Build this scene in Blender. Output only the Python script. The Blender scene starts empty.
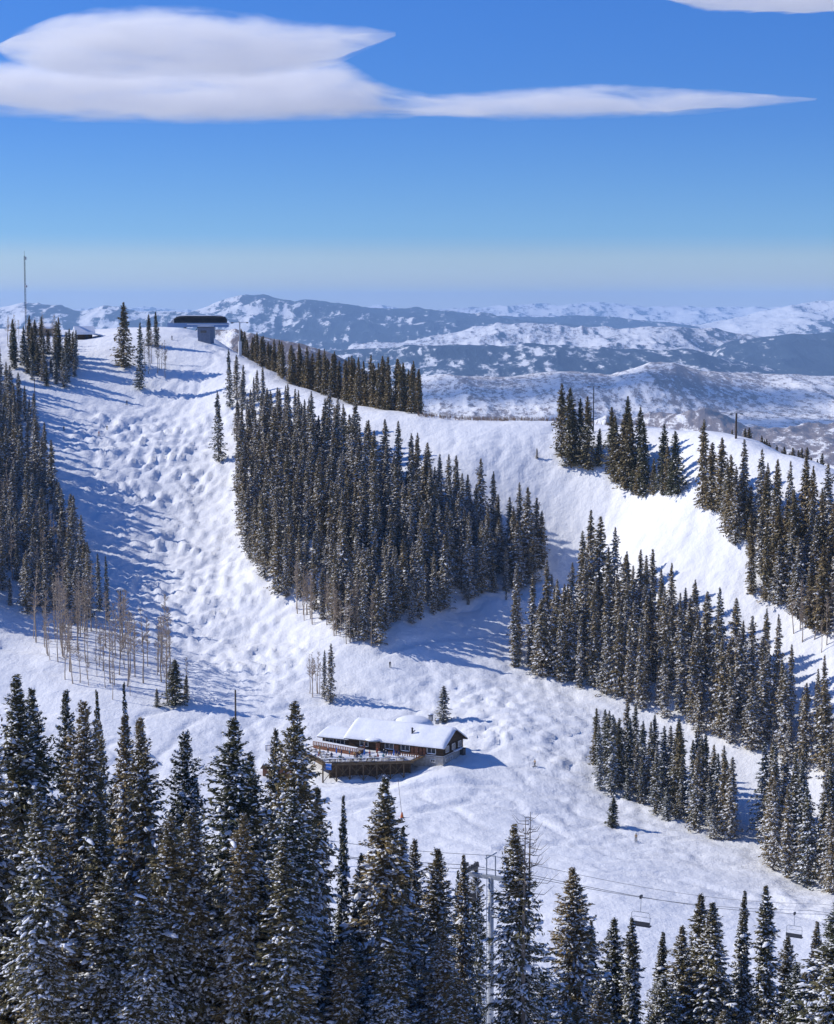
import bpy, math, random
import numpy as np
from mathutils import Vector, Matrix, Euler

random.seed(7)
RNG = np.random.default_rng(7)
SC = bpy.context.scene
COL = SC.collection
W, Hh = 834, 1024
F = 2000.0                      # focal length in pixels
HORIZON = 306.0
PITCH = math.atan((512 - HORIZON) / F)
R_ = math.radians
K = 1.25                        # distance scale of the survey points

# ------------------------------------------------------------------ camera maths
def pdir(px, py):
    u = (px - 417.0) / F; v = (512.0 - py) / F
    return (u, math.cos(PITCH) + v * math.sin(PITCH), -math.sin(PITCH) + v * math.cos(PITCH))
def P(px, py, Y):
    d = pdir(px, py); s = Y / d[1]
    return np.array((d[0] * s, Y, d[2] * s))

# ------------------------------------------------------------------ noise
_T = np.random.default_rng(11).random((512, 512))
def vn(x, y, s=0):
    x = np.asarray(x, float) + s * 37.3; y = np.asarray(y, float) + s * 91.7
    xi = np.floor(x).astype(int); yi = np.floor(y).astype(int)
    fx = x - xi; fy = y - yi
    fx = fx * fx * fx * (fx * (fx * 6 - 15) + 10); fy = fy * fy * fy * (fy * (fy * 6 - 15) + 10)
    a = _T[xi % 512, yi % 512]; b = _T[(xi + 1) % 512, yi % 512]
    c = _T[xi % 512, (yi + 1) % 512]; d = _T[(xi + 1) % 512, (yi + 1) % 512]
    return (a * (1 - fx) + b * fx) * (1 - fy) + (c * (1 - fx) + d * fx) * fy
def fbm(x, y, o=4, s=0, g=0.5):
    r = 0; a = 1; t = 0
    for i in range(o):
        r = r + a * vn(x * 2 ** i, y * 2 ** i, s + i); t += a; a *= g
    return r / t
def ridged(x, y, o=5, s=0, g=0.52):
    r = 0; a = 1; t = 0
    for i in range(o):
        n = 1 - np.abs(2 * vn(x * 2.03 ** i, y * 2.03 ** i, s + i) - 1)
        r = r + a * n ** 2; t += a; a *= g
    return r / t
def smooth(e0, e1, x):
    t = np.clip((x - e0) / (e1 - e0), 0, 1); return t * t * (3 - 2 * t)

# ------------------------------------------------------------------ tagging
def tag(o, label=None, cat=None, group=None, kind=None):
    if label: o['label'] = label
    if cat: o['category'] = cat
    if group: o['group'] = group
    if kind: o['kind'] = kind
    return o
def empty(name, loc, rz=0, scale=(1, 1, 1)):
    o = bpy.data.objects.new(name, None); COL.objects.link(o)
    o.location = loc; o.rotation_euler = (0, 0, rz); o.scale = scale
    o.empty_display_size = 0.5
    return o
def link(name, me, parent=None):
    o = bpy.data.objects.new(name, me); COL.objects.link(o); o.parent = parent
    return o
def copy_tree(o, parent=None):
    c = o.copy(); COL.objects.link(c); c.parent = parent
    for ch in [k for k in o.children]: copy_tree(ch, c)
    return c

# ------------------------------------------------------------------ materials
def mat(name, col, rough=0.7, metal=0.0, spec=0.3):
    m = bpy.data.materials.new(name); m.use_nodes = True
    b = m.node_tree.nodes['Principled BSDF']
    b.inputs['Base Color'].default_value = (*col, 1); b.inputs['Roughness'].default_value = rough
    b.inputs['Metallic'].default_value = metal; b.inputs['Specular IOR Level'].default_value = spec
    return m
def noisy(name, c1, c2, scale, rough=0.75, bump=0.0, bscale=None, stretch=(1, 1, 1), coord='Object', spec=0.2, lo=0.35, hi=0.65):
    m = mat(name, c1, rough, 0, spec); nt = m.node_tree; N = nt.nodes; L = nt.links
    b = N['Principled BSDF']
    if coord == 'World':
        g = N.new('ShaderNodeNewGeometry'); src = g.outputs['Position']
    else:
        g = N.new('ShaderNodeTexCoord'); src = g.outputs[coord]
    mp = N.new('ShaderNodeMapping'); mp.inputs['Scale'].default_value = stretch; L.new(src, mp.inputs['Vector'])
    n = N.new('ShaderNodeTexNoise'); n.inputs['Scale'].default_value = scale; n.inputs['Detail'].default_value = 5
    L.new(mp.outputs[0], n.inputs['Vector'])
    r = N.new('ShaderNodeValToRGB'); r.color_ramp.elements[0].color = (*c1, 1); r.color_ramp.elements[1].color = (*c2, 1)
    r.color_ramp.elements[0].position = lo; r.color_ramp.elements[1].position = hi
    L.new(n.outputs['Fac'], r.inputs['Fac']); L.new(r.outputs['Color'], b.inputs['Base Color'])
    if bump:
        n2 = N.new('ShaderNodeTexNoise'); n2.inputs['Scale'].default_value = bscale or scale * 3; n2.inputs['Detail'].default_value = 4
        L.new(mp.outputs[0], n2.inputs['Vector'])
        bp = N.new('ShaderNodeBump'); bp.inputs['Strength'].default_value = 1.0; bp.inputs['Distance'].default_value = bump
        L.new(n2.outputs['Fac'], bp.inputs['Height']); L.new(bp.outputs[0], b.inputs['Normal'])
    return m

SNOW_C = (0.82, 0.845, 0.90)
def slope_snow():
    m = mat('slope_snow', SNOW_C, 0.65, 0, 0.15); nt = m.node_tree; N = nt.nodes; L = nt.links
    b = N['Principled BSDF']; g = N.new('ShaderNodeNewGeometry')
    def noise(sc, det, stretch=(1, 1, 1), rot=0):
        mp = N.new('ShaderNodeMapping'); mp.inputs['Scale'].default_value = stretch; mp.inputs['Rotation'].default_value = (0, 0, rot)
        L.new(g.outputs['Position'], mp.inputs['Vector'])
        n = N.new('ShaderNodeTexNoise'); n.inputs['Scale'].default_value = sc; n.inputs['Detail'].default_value = det; n.inputs['Roughness'].default_value = .62
        L.new(mp.outputs[0], n.inputs['Vector']); return n.outputs['Fac']
    def bump(h, d, prev=None):
        bp = N.new('ShaderNodeBump'); bp.inputs['Distance'].default_value = d; bp.inputs['Strength'].default_value = 1
        L.new(h, bp.inputs['Height'])
        if prev: L.new(prev, bp.inputs['Normal'])
        return bp.outputs[0]
    n1 = bump(noise(1.1, 3), 0.05, bump(noise(0.35, 4), 0.45))
    n2 = bump(noise(0.8, 4, (1, 0.07, 0.07), 0.35), 0.06, n1)      # ski tracks running down the fall line
    n3 = bump(noise(0.7, 4, (1, 0.08, 0.08), -0.5), 0.04, n2)
    L.new(n3, b.inputs['Normal'])
    # slight variation of the snow itself (packed / fresh)
    r = N.new('ShaderNodeValToRGB'); r.color_ramp.elements[0].position = 0.3; r.color_ramp.elements[1].position = 0.7
    r.color_ramp.elements[0].color = (0.82, 0.84, 0.88, 1); r.color_ramp.elements[1].color = (0.90, 0.905, 0.915, 1)
    L.new(noise(0.12, 6), r.inputs['Fac']); L.new(r.outputs['Color'], b.inputs['Base Color'])
    return m

def far_material():
    m = mat('valley_ground', SNOW_C, 0.8, 0, 0.1); nt = m.node_tree; N = nt.nodes; L = nt.links
    b = N['Principled BSDF']; g = N.new('ShaderNodeNewGeometry')
    def noise(sc, det, rough=0.6):
        n = N.new('ShaderNodeTexNoise'); n.inputs['Scale'].default_value = sc; n.inputs['Detail'].default_value = det
        n.inputs['Roughness'].default_value = rough
        mp = N.new('ShaderNodeMapping'); mp.inputs['Scale'].default_value = (1.5, .42, 1.5); L.new(g.outputs['Position'], mp.inputs['Vector'])
        L.new(mp.outputs[0], n.inputs['Vector']); return n.outputs['Fac']
    def attr(nm):
        a = N.new('ShaderNodeAttribute'); a.attribute_name = nm; return a.outputs['Fac']
    def math_(op, a, b_):
        q = N.new('ShaderNodeMath'); q.operation = op
        for i, v in enumerate((a, b_)):
            if isinstance(v, (int, float)): q.inputs[i].default_value = v
            else: L.new(v, q.inputs[i])
        return q.outputs[0]
    def mask(at, n, sharp, off):
        s = math_('ADD', math_('SUBTRACT', n, 0.5), math_('MULTIPLY', math_('SUBTRACT', at, 0.5), 0.6))
        q = N.new('ShaderNodeMath'); q.operation = 'MULTIPLY_ADD'; q.use_clamp = True
        L.new(s, q.inputs[0]); q.inputs[1].default_value = sharp; q.inputs[2].default_value = 0.5 + off
        return q.outputs[0]
    def mix(f, a, c):
        x = N.new('ShaderNodeMix'); x.data_type = 'RGBA'; L.new(f, x.inputs['Factor'])
        if isinstance(a, tuple): x.inputs['A'].default_value = (*a, 1)
        else: L.new(a, x.inputs['A'])
        x.inputs['B'].default_value = (*c, 1); return x.outputs['Result']
    brush = mask(attr('brush'), noise(0.016, 9, 0.82), 18, 0)  # brush cover, plus shade painted on slopes facing away from the sun
    forest = mask(attr('forest'), noise(0.005, 10, 0.76), 14, 0)  # forest cover, plus the same painted shade on the farther ridges
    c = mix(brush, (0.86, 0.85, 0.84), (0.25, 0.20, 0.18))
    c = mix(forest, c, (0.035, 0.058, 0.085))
    L.new(c, b.inputs['Base Color'])
    bp = N.new('ShaderNodeBump'); bp.inputs['Distance'].default_value = 30; L.new(noise(0.006, 8, 0.6), bp.inputs['Height'])
    L.new(bp.outputs[0], b.inputs['Normal'])
    return m

M = {}
M['slope'] = slope_snow()
M['far'] = far_material()
M['snow'] = noisy('fresh_snow', (0.80, 0.83, 0.89), (0.87, 0.89, 0.93), 0.8, 0.7, 0.08, 2.0)
def needle_mat():
    m = mat('needles', (0.05, 0.05, 0.03), 0.65, 0, 0.25); nt = m.node_tree; N = nt.nodes; L = nt.links
    b = N['Principled BSDF']; g = N.new('ShaderNodeNewGeometry'); oi = N.new('ShaderNodeObjectInfo')
    n = N.new('ShaderNodeTexNoise'); n.inputs['Scale'].default_value = 0.13; n.inputs['Detail'].default_value = 6; n.inputs['Roughness'].default_value = 0.7
    L.new(g.outputs['Position'], n.inputs['Vector'])
    a = N.new('ShaderNodeMath'); a.operation = 'MULTIPLY_ADD'; L.new(oi.outputs['Random'], a.inputs[0]); a.inputs[1].default_value = 0.35
    L.new(n.outputs['Fac'], a.inputs[2])
    r = N.new('ShaderNodeValToRGB'); e = r.color_ramp.elements
    e[0].position = 0.42; e[0].color = (0.050, 0.060, 0.032, 1); e[1].position = 0.88; e[1].color = (0.26, 0.195, 0.092, 1)
    x = e.new(0.62); x.color = (0.125, 0.115, 0.058, 1)
    L.new(a.outputs[0], r.inputs['Fac']); L.new(r.outputs['Color'], b.inputs['Base Color'])
    return m
M['needle'] = needle_mat()
M['bark'] = noisy('bark', (0.10, 0.075, 0.055), (0.20, 0.16, 0.125), 3.0, 0.9, 0.02, 9, (1, 1, .3))
M['aspen'] = noisy('aspen_bark', (0.30, 0.23, 0.17), (0.50, 0.41, 0.31), 1.2, 0.9, 0, None, (1, 1, .5))
M['deadwood'] = noisy('dead_wood', (0.12, 0.10, 0.085), (0.24, 0.21, 0.18), 2, 0.9)
M['brushwood'] = noisy('brush_twigs', (0.30, 0.20, 0.13), (0.46, 0.33, 0.22), 1.5, 0.9)
M['log'] = noisy('dark_log', (0.050, 0.032, 0.018), (0.105, 0.066, 0.036), 2.0, 0.8, 0.02, 6, (.25, .25, 3))
M['redwood'] = noisy('red_stained_boards', (0.15, 0.065, 0.035), (0.27, 0.12, 0.065), 2.2, 0.75, 0.01, 8, (.5, .5, 2))
M['deckwood'] = noisy('deck_boards', (0.085, 0.06, 0.035), (0.17, 0.12, 0.07), 2.5, 0.8, 0.01, 8, (.4, 3, 1))
M['stone'] = noisy('pale_plaster_stone', (0.34, 0.32, 0.29), (0.52, 0.50, 0.47), 1.6, 0.9, 0.03, 4)
M['white'] = mat('white_paint', (0.72, 0.72, 0.72), 0.5)
M['glass'] = mat('window_glass', (0.03, 0.04, 0.055), 0.08, 0, 0.6)
M['metal'] = noisy('galvanised_steel', (0.33, 0.35, 0.38), (0.46, 0.48, 0.50), 2, 0.45)
M['darkmetal'] = mat('dark_metal', (0.05, 0.052, 0.06), 0.5, 0.3)
M['termdark'] = noisy('dark_terminal_cover', (0.020, 0.020, 0.022), (0.045, 0.043, 0.040), .7, 0.35)
M['blue'] = mat('blue_panel', (0.03, 0.16, 0.55), 0.5)
M['termblue'] = mat('blue_grey_panel', (0.22, 0.33, 0.52), 0.5)
M['greyblue'] = noisy('grey_blue_cladding', (0.14, 0.17, 0.23), (0.20, 0.23, 0.30), 1.4, 0.7)
M['tan'] = noisy('tan_boards', (0.26, 0.20, 0.14), (0.38, 0.31, 0.23), 1.0, 0.85)
M['orange'] = mat('orange_paint', (0.50, 0.13, 0.03), 0.6)
M['cable'] = mat('steel_rope', (0.16, 0.15, 0.14), 0.5, 0.2)
M['polewood'] = noisy('pole_wood', (0.06, 0.045, 0.035), (0.13, 0.10, 0.075), 2.0, 0.9)
M['skin'] = mat('skin', (0.45, 0.27, 0.19), 0.6)

# ------------------------------------------------------------------ mesh builder
class MB:
    def __init__(s): s.v = []; s.f = []; s.m = []; s.mats = []
    def mi(s, m):
        if m not in s.mats: s.mats.append(m)
        return s.mats.index(m)
    def add(s, vs, fs, m):
        o = len(s.v); s.v += [tuple(map(float, p)) for p in vs]; k = s.mi(m)
        for f in fs: s.f.append([o + i for i in f]); s.m.append(k)
    def box(s, c, d, m, rz=0, rx=0, ry=0):
        R = Euler((rx, ry, rz)).to_matrix()
        vs = [Vector(c) + R @ Vector((d[0] / 2 * i, d[1] / 2 * j, d[2] / 2 * k)) for i in (-1, 1) for j in (-1, 1) for k in (-1, 1)]
        s.add(vs, [(0, 1, 3, 2), (4, 6, 7, 5), (0, 4, 5, 1), (2, 3, 7, 6), (0, 2, 6, 4), (1, 5, 7, 3)], m)
    def tube(s, pts, rad, m, n=6):
        pts = [Vector(p) for p in pts]
        if not hasattr(rad, '__len__'): rad = [rad] * len(pts)
        rings = []
        for i, p in enumerate(pts):
            t = (pts[min(i + 1, len(pts) - 1)] - pts[max(i - 1, 0)]).normalized()
            a = t.cross(Vector((0, 0, 1)) if abs(t.z) < .95 else Vector((1, 0, 0))).normalized(); b = t.cross(a)
            rings.append([p + (a * math.cos(2 * math.pi * k / n) + b * math.sin(2 * math.pi * k / n)) * rad[i] for k in range(n)])
        vs = [q for r in rings for q in r]; fs = []
        for i in range(len(pts) - 1):
            for k in range(n): fs.append((i * n + k, i * n + (k + 1) % n, (i + 1) * n + (k + 1) % n, (i + 1) * n + k))
        fs.append(tuple(reversed(range(n)))); fs.append(tuple(range((len(pts) - 1) * n, len(pts) * n)))
        s.add(vs, fs, m)
    def prism(s, poly, z0, z1, m):           # vertical prism of an xy polygon
        n = len(poly); vs = [(x, y, z0) for x, y in poly] + [(x, y, z1) for x, y in poly]
        fs = [tuple(reversed(range(n))), tuple(range(n, 2 * n))] + [(i, (i + 1) % n, n + (i + 1) % n, n + i) for i in range(n)]
        s.add(vs, fs, m)
    def extrude_x(s, prof, x0, x1, m):        # profile in (y,z), extruded along x
        n = len(prof); vs = [(x0, y, z) for y, z in prof] + [(x1, y, z) for y, z in prof]
        fs = [tuple(range(n)), tuple(reversed(range(n, 2 * n)))] + [(i, n + i, n + (i + 1) % n, (i + 1) % n) for i in range(n)]
        s.add(vs, fs, m)
    def blob(s, c, d, m, seed=0, nu=8, nv=5, amp=.18):
        rr = random.Random(seed); vs = [(c[0], c[1], c[2] + d[2])]; fs = []
        for j in range(1, nv):
            th = math.pi * j / nv
            for i in range(nu):
                ph = 2 * math.pi * i / nu; q = 1 + rr.uniform(-amp, amp)
                vs.append((c[0] + d[0] * q * math.sin(th) * math.cos(ph), c[1] + d[1] * q * math.sin(th) * math.sin(ph), c[2] + d[2] * q * math.cos(th)))
        vs.append((c[0], c[1], c[2] - d[2])); e = len(vs) - 1
        for i in range(nu):
            fs.append((0, 1 + i, 1 + (i + 1) % nu)); fs.append((e, 1 + (nv - 2) * nu + (i + 1) % nu, 1 + (nv - 2) * nu + i))
            for j in range(nv - 2):
                a = 1 + j * nu
                fs.append((a + i, a + nu + i, a + nu + (i + 1) % nu, a + (i + 1) % nu))
        s.add(vs, fs, m)
    def mesh(s, name, sm=False):
        me = bpy.data.meshes.new(name); me.from_pydata(s.v, [], s.f)
        for m in s.mats: me.materials.append(m)
        me.polygons.foreach_set('material_index', s.m)
        if sm: me.polygons.foreach_set('use_smooth', [True] * len(s.f))
        me.update(); return me
    def build(s, name, parent=None, sm=False): return link(name, s.mesh(name, sm), parent)

def np_mesh(name, V, Q, mats, mi=None, sm=False):
    """V (n,3), Q (m,4) or (m,3)"""
    me = bpy.data.meshes.new(name); k = Q.shape[1]
    me.vertices.add(len(V)); me.vertices.foreach_set('co', np.ascontiguousarray(V, dtype=np.float32).ravel())
    me.loops.add(Q.size); me.loops.foreach_set('vertex_index', np.ascontiguousarray(Q, dtype=np.int32).ravel())
    me.polygons.add(len(Q)); me.polygons.foreach_set('loop_start', np.arange(0, Q.size, k, dtype=np.int32))
    for m in mats: me.materials.append(m)
    if mi is not None: me.polygons.foreach_set('material_index', np.ascontiguousarray(mi, dtype=np.int32))
    me.polygons.foreach_set('use_smooth', np.full(len(Q), sm, dtype=bool))
    me.update(calc_edges=True); me.validate()
    return me

# ------------------------------------------------------------------ near terrain
SURVEY = [  # (px, py, distance)
 # summit plateau
 (-60,326,700),(0,332,690),(40,329,705),(85,336,695),(130,329,705),(180,327.5,706),(215,336,688),(240,353,660),
 (270,366,636),(300,384,612),(330,396,597),(360,405,582),(390,411,571),(420,416,562),(460,420,560),(500,421,558),(560,421,558),(640,425,540),(700,429,520),(740,439,500),(790,457,480),(834,477,462),(900,505,440),
 # mogul run
 (80,400,625),(150,395,632),(200,400,630),(150,450,590),(60,450,585),(150,500,560),(80,500,553),(215,500,562),(150,550,530),(230,550,530),(180,600,500),(110,600,495),
 (225,650,470),(170,660,462),(230,700,437),(280,640,475),
 # left wood
 (0,400,618),(20,500,545),(-60,450,570),(0,600,490),(0,645,465),(60,655,455),(110,690,440),(0,700,438),(-80,600,470),(-80,700,430),
 # central spur
 (240,430,600),(320,430,575),(300,470,548),(380,470,545),(400,520,512),(320,550,500),(470,520,520),(430,570,492),(350,600,478),(340,640,462),(400,645,458),(500,580,486),(545,560,498),
 # hollow and right run
 (575,592,504),(520,612,494),(470,622,484),(610,560,505),(560,480,530),(480,450,540),(640,470,520),(640,530,492),(700,560,468),(740,610,448),(800,650,430),(834,672,422),(680,480,500),(750,480,480),
 (780,560,455),(834,560,450),(834,620,432),(900,600,420),(450,630,470),(520,650,462),(580,635,470),
 # right wood
 (620,600,472),(700,660,442),(780,700,420),(834,710,410),(600,690,442),(650,715,430),(740,755,405),(790,775,395),(834,800,380),(900,800,370),
 (700,790,392),(620,805,382),(740,845,360),(800,890,335),(834,900,328),(900,930,310),
 # bottom of the valley and lodge bench
 (350,705,436),(450,700,438),(390,660,452),(520,710,428),(550,735,415),(443,766,395),(470,748,408),(333,779,389),(300,773,396),(250,765,402),(200,760,405),(100,760,400),(0,760,395),
 (400,800,372),(470,800,374),(540,790,384),(450,850,340),(500,900,312),(600,870,330),(700,900,318),(600,950,285),(834,940,296),(700,1000,268),(300,850,340),(100,850,335),(-80,850,330),
]
pts = [P(a, b, c * K) for a, b, c in SURVEY]
for x in (-300, -150, -60, 0, 60, 150, 300):
    pts += [np.array((x, 262, -101)), np.array((x, 212, -86)), np.array((x, 165, -69)), np.array((x, 120, -50)), np.array((x, 60, -24)), np.array((x, 5, -6)), np.array((x, -120, 10))]
# behind the crest the hill drops away
for a, b, c in [(0,334,690),(80,333,700),(180,331,705),(240,353,660),(300,383,612),(360,403,582),(420,413,562),(500,419,558),(560,421,558),(640,425,540),(700,429,520),(790,457,480),(900,505,440)]:
    q = P(a, b, c * K)
    for e, dz in (((26, -7.5), (60, -22), (180, -80), (380, -170)) if a > 200 else ((60, -3.5), (110, -14), (240, -66), (430, -160))):
        pts.append(np.array((q[0] * (1 + e / c / K) + (e * .25 if a > 200 else 0), q[1] + e, q[2] + dz)))
pts += [np.array((-600, 400, -60)), np.array((-600, 850, 0)), np.array((600, 300, -125)), np.array((650, 700, -120)), np.array((-600, 0, -20)), np.array((600, 0, -30))]
pts = np.array(pts)
def tps_fit(p, lam=0.02):
    X = p[:, :2] / 100; n = len(X)
    d = np.linalg.norm(X[:, None] - X[None], axis=2); Kk = np.where(d > 0, d * d * np.log(d + 1e-12), 0) + lam * np.eye(n)
    A = np.zeros((n + 3, n + 3)); A[:n, :n] = Kk; A[:n, n] = 1; A[:n, n + 1:] = X; A[n, :n] = 1; A[n + 1:, :n] = X.T
    return X, np.linalg.solve(A, np.concatenate([p[:, 2], np.zeros(3)]))
TX, TW = tps_fit(pts)
def base_h(x, y):
    x = np.asarray(x, float) / 100; y = np.asarray(y, float) / 100; sh = x.shape; x = x.ravel(); y = y.ravel()
    r = TW[len(TX)] + TW[-2] * x + TW[-1] * y
    for i in range(len(TX)):
        d2 = (x - TX[i, 0]) ** 2 + (y - TX[i, 1]) ** 2
        r += TW[i] * 0.5 * d2 * np.log(d2 + 1e-12)
    return r.reshape(sh)
xs = np.arange(-228, 228.1, 1.15); ys = np.arange(70, 905, 1.15)
def stretch(a, lo, hi, n=26):
    s0 = a[1] - a[0]; t = np.linspace(0, 1, n + 1)[1:] ** 2.3
    return np.concatenate([(a[0] - (a[0] - lo) * t)[::-1], a, a[-1] + (hi - a[-1]) * t])
xs = stretch(xs, -1500, 1500); ys = stretch(ys, -400, 2600, 30)
GX, GY = np.meshgrid(xs, ys)
cx = np.clip(GX, -500, 500); cy = np.clip(GY, -120, 1250)
GZ = base_h(cx, cy)
far_t = smooth(950, 2300, GY); side_t = smooth(400, 1500, np.abs(GX)) * smooth(500, 900, GY)
GZ = GZ * (1 - far_t) + (-760) * far_t
GZ = GZ * (1 - side_t) + (-760) * side_t
BASEZ = GZ.copy()
class Field:
    def __init__(s, Z): s.Z = Z
    def __call__(s, x, y):
        x = np.asarray(x, float); y = np.asarray(y, float)
        i = np.clip(np.searchsorted(xs, x) - 1, 0, len(xs) - 2); j = np.clip(np.searchsorted(ys, y) - 1, 0, len(ys) - 2)
        fx = np.clip((x - xs[i]) / (xs[i + 1] - xs[i]), 0, 1); fy = np.clip((y - ys[j]) / (ys[j + 1] - ys[j]), 0, 1)
        Z = s.Z
        return (Z[j, i] * (1 - fx) + Z[j, i + 1] * fx) * (1 - fy) + (Z[j + 1, i] * (1 - fx) + Z[j + 1, i + 1] * fx) * fy
ground = Field(BASEZ)
def hit(px, py, y0=150.0, y1=1000.0):
    """world point where the sight line meets the ground (first crossing beyond y0)"""
    d = pdir(px, py); Y = np.arange(y0, y1, 0.8); X = d[0] / d[1] * Y; Z = d[2] / d[1] * Y
    g = ground(X, Y); below = np.nonzero(Z < g)[0]
    if len(below) == 0: return hit(px, py + 1.5, y0, y1) if py < 700 else None
    k = below[0]; return np.array((X[k], Y[k], g[k]))
def in_poly(px, py, poly):
    px = np.asarray(px, float); py = np.asarray(py, float); r = np.zeros(px.shape, bool); n = len(poly)
    for i in range(n):
        x1, y1 = poly[i]; x2, y2 = poly[(i + 1) % n]
        if y1 == y2: continue
        c = ((y1 > py) != (y2 > py)) & (px < (x2 - x1) * (py - y1) / (y2 - y1) + x1); r ^= c
    return r
def ground_poly(pp):
    out = []
    for a, b in pp:
        h = hit(a, b)
        if h is None:
            for bb in range(int(b), int(b) + 60, 3):
                h = hit(a, bb)
                if h is not None: break
        out.append((h[0], h[1]))
    return out
def blur(A, n):
    for _ in range(3):
        for ax in (0, 1):
            c = np.cumsum(np.insert(np.pad(A, [(n, n) if k == ax else (0, 0) for k in (0, 1)], mode='edge'), 0, 0, axis=ax), axis=ax)
            sl1 = [slice(None)] * 2; sl2 = [slice(None)] * 2; sl1[ax] = slice(2 * n + 1, None); sl2[ax] = slice(None, -2 * n - 1)
            A = (c[tuple(sl1)] - c[tuple(sl2)]) / (2 * n + 1)
    return A
def region(pp, soft=5):
    return blur(in_poly(GX, GY, ground_poly(pp)).astype(float), soft)
def worley(x, y, s):
    xi = np.floor(x).astype(int); yi = np.floor(y).astype(int); best = np.full(x.shape, 9.0); sec = np.full(x.shape, 9.0)
    for a in (-1, 0, 1):
        for b in (-1, 0, 1):
            ci = xi + a; cj = yi + b
            jx = _T[(ci * 7 + s) % 512, (cj * 13 + s) % 512] * .8 + .1; jy = _T[(ci * 11 + s + 5) % 512, (cj * 3 + s + 9) % 512] * .8 + .1
            d = (ci + jx - x) ** 2 + (cj + jy - y) ** 2
            sec = np.minimum(sec, np.maximum(best, d)); best = np.minimum(best, d)
    return np.sqrt(best), np.sqrt(sec)
def moguls(sx, sy, s, rot=0.25):
    a = GX * math.cos(rot) + GY * math.sin(rot); b = -GX * math.sin(rot) + GY * math.cos(rot)
    a = a + 2.0 * (vn(GX / 14, GY / 14, s) - .5) * 3; b = b + 2.5 * (vn(GX / 17, GY / 17, s + 3) - .5) * 3
    f1, f2 = worley(a / sx, b / sy, s)
    return smooth(0.0, 0.55, f2 - f1) * (1 - 0.45 * f1) * (0.45 + 1.0 * vn(GX / 9, GY / 9, s + 5))
mgA = region([(95,405),(228,412),(232,480),(238,560),(285,612),(325,655),(260,690),(185,668),(110,600),(70,500),(62,430)], 7)
mgB = region([(400,662),(520,690),(590,725),(600,790),(540,775),(478,742),(420,705),(330,690)], 5)
mgC = region([(600,480),(690,520),(740,590),(834,660),(834,700),(770,650),(690,600),(620,540)], 4)
mgD = region([(780,880),(834,900),(834,925),(740,900)], 4)
dist_f = smooth(70, 140, GY)
GZ = BASEZ + (fbm(GX / 26, GY / 26, 4, 2) - .5) * 1.6 * dist_f
GZ += mgA * (moguls(3.6, 8.6, 4, .35) * 1.25 + (fbm(GX / 3.6, GY / 5.5, 4, 9) - .5) * 1.5 + (ridged(GX / 6, GY / 15, 3, 19) - .5) * 1.5)
GZ += mgB * (moguls(3.4, 6.2, 14, .75) * .95 + (fbm(GX / 4, GY / 5, 3, 29) - .5) * .5)
GZ += (mgC + mgD) * (moguls(3.6, 6.4, 24, .6) * .9 + (fbm(GX / 4, GY / 6, 3, 39) - .5) * 1.2)
GZ += (1 - np.clip(mgA + mgB + mgC, 0, 1)) * (fbm(GX / 5, GY / 5, 3, 31) - .5) * .55 * dist_f
# groomed cat road at the left and wind lips
wood_f = region([(245,440),(330,430),(470,520),(550,565),(470,600),(400,648),(330,640),(250,570)], 4)
GZ += wood_f * (fbm(GX / 8, GY / 8, 3, 41) - .5) * 2.0
ny, nx = GX.shape
# ---- level pad for the lodge
LC = hit(443, 766); LROT = -R_(26.8)
lx = (GX - LC[0]) * math.cos(-LROT) - (GY - LC[1]) * math.sin(-LROT); ly = (GX - LC[0]) * math.sin(-LROT) + (GY - LC[1]) * math.cos(-LROT)
padm = smooth(9, 0, np.maximum(np.maximum(-38 - lx, lx), np.maximum(-1 - ly, ly - 13)))
GZ = GZ * (1 - padm) + (LC[2] + 0.15 + 0.05 * np.clip(ly, 0, 12) + .35 * smooth(2, 16, ly)) * padm
dk = smooth(7, 0, np.maximum(np.maximum(-34 - lx, lx + 7), np.maximum(-20 - ly, ly + 2)))
GZ = GZ - dk * 1.2
bank = np.exp(-(((lx - 7) / 7) ** 2 + ((ly + 9) / 5) ** 2)); GZ = GZ + bank * 1.3
ground = Field(GZ)
def groove(P2, depth):
    for x, y in P2:
        i = int(np.searchsorted(xs, x)); j = int(np.searchsorted(ys, y))
        if not (30 < i < len(xs) - 30 and 3 < j < len(ys) - 34): continue
        for a in (-1, 0, 1):
            for b in (-1, 0, 1):
                d2 = (xs[i + a] - x) ** 2 + (ys[j + b] - y) ** 2; w_ = depth * math.exp(-d2 / .7)
                GT[j + b, i + a] = max(GT[j + b, i + a], w_)
GT = np.zeros_like(GZ); rt = random.Random(77)
starts = [(rt.uniform(430, 560), rt.uniform(425, 470)) for _ in range(26)] + [(rt.uniform(560, 720), rt.uniform(440, 520)) for _ in range(14)] + [(rt.uniform(150, 230), rt.uniform(345, 390)) for _ in range(12)] + \
    [(rt.uniform(400, 600), rt.uniform(650, 740)) for _ in range(26)] + [(rt.uniform(420, 640), rt.uniform(780, 850)) for _ in range(26)] + [(rt.uniform(180, 330), rt.uniform(650, 700)) for _ in range(14)]
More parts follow.
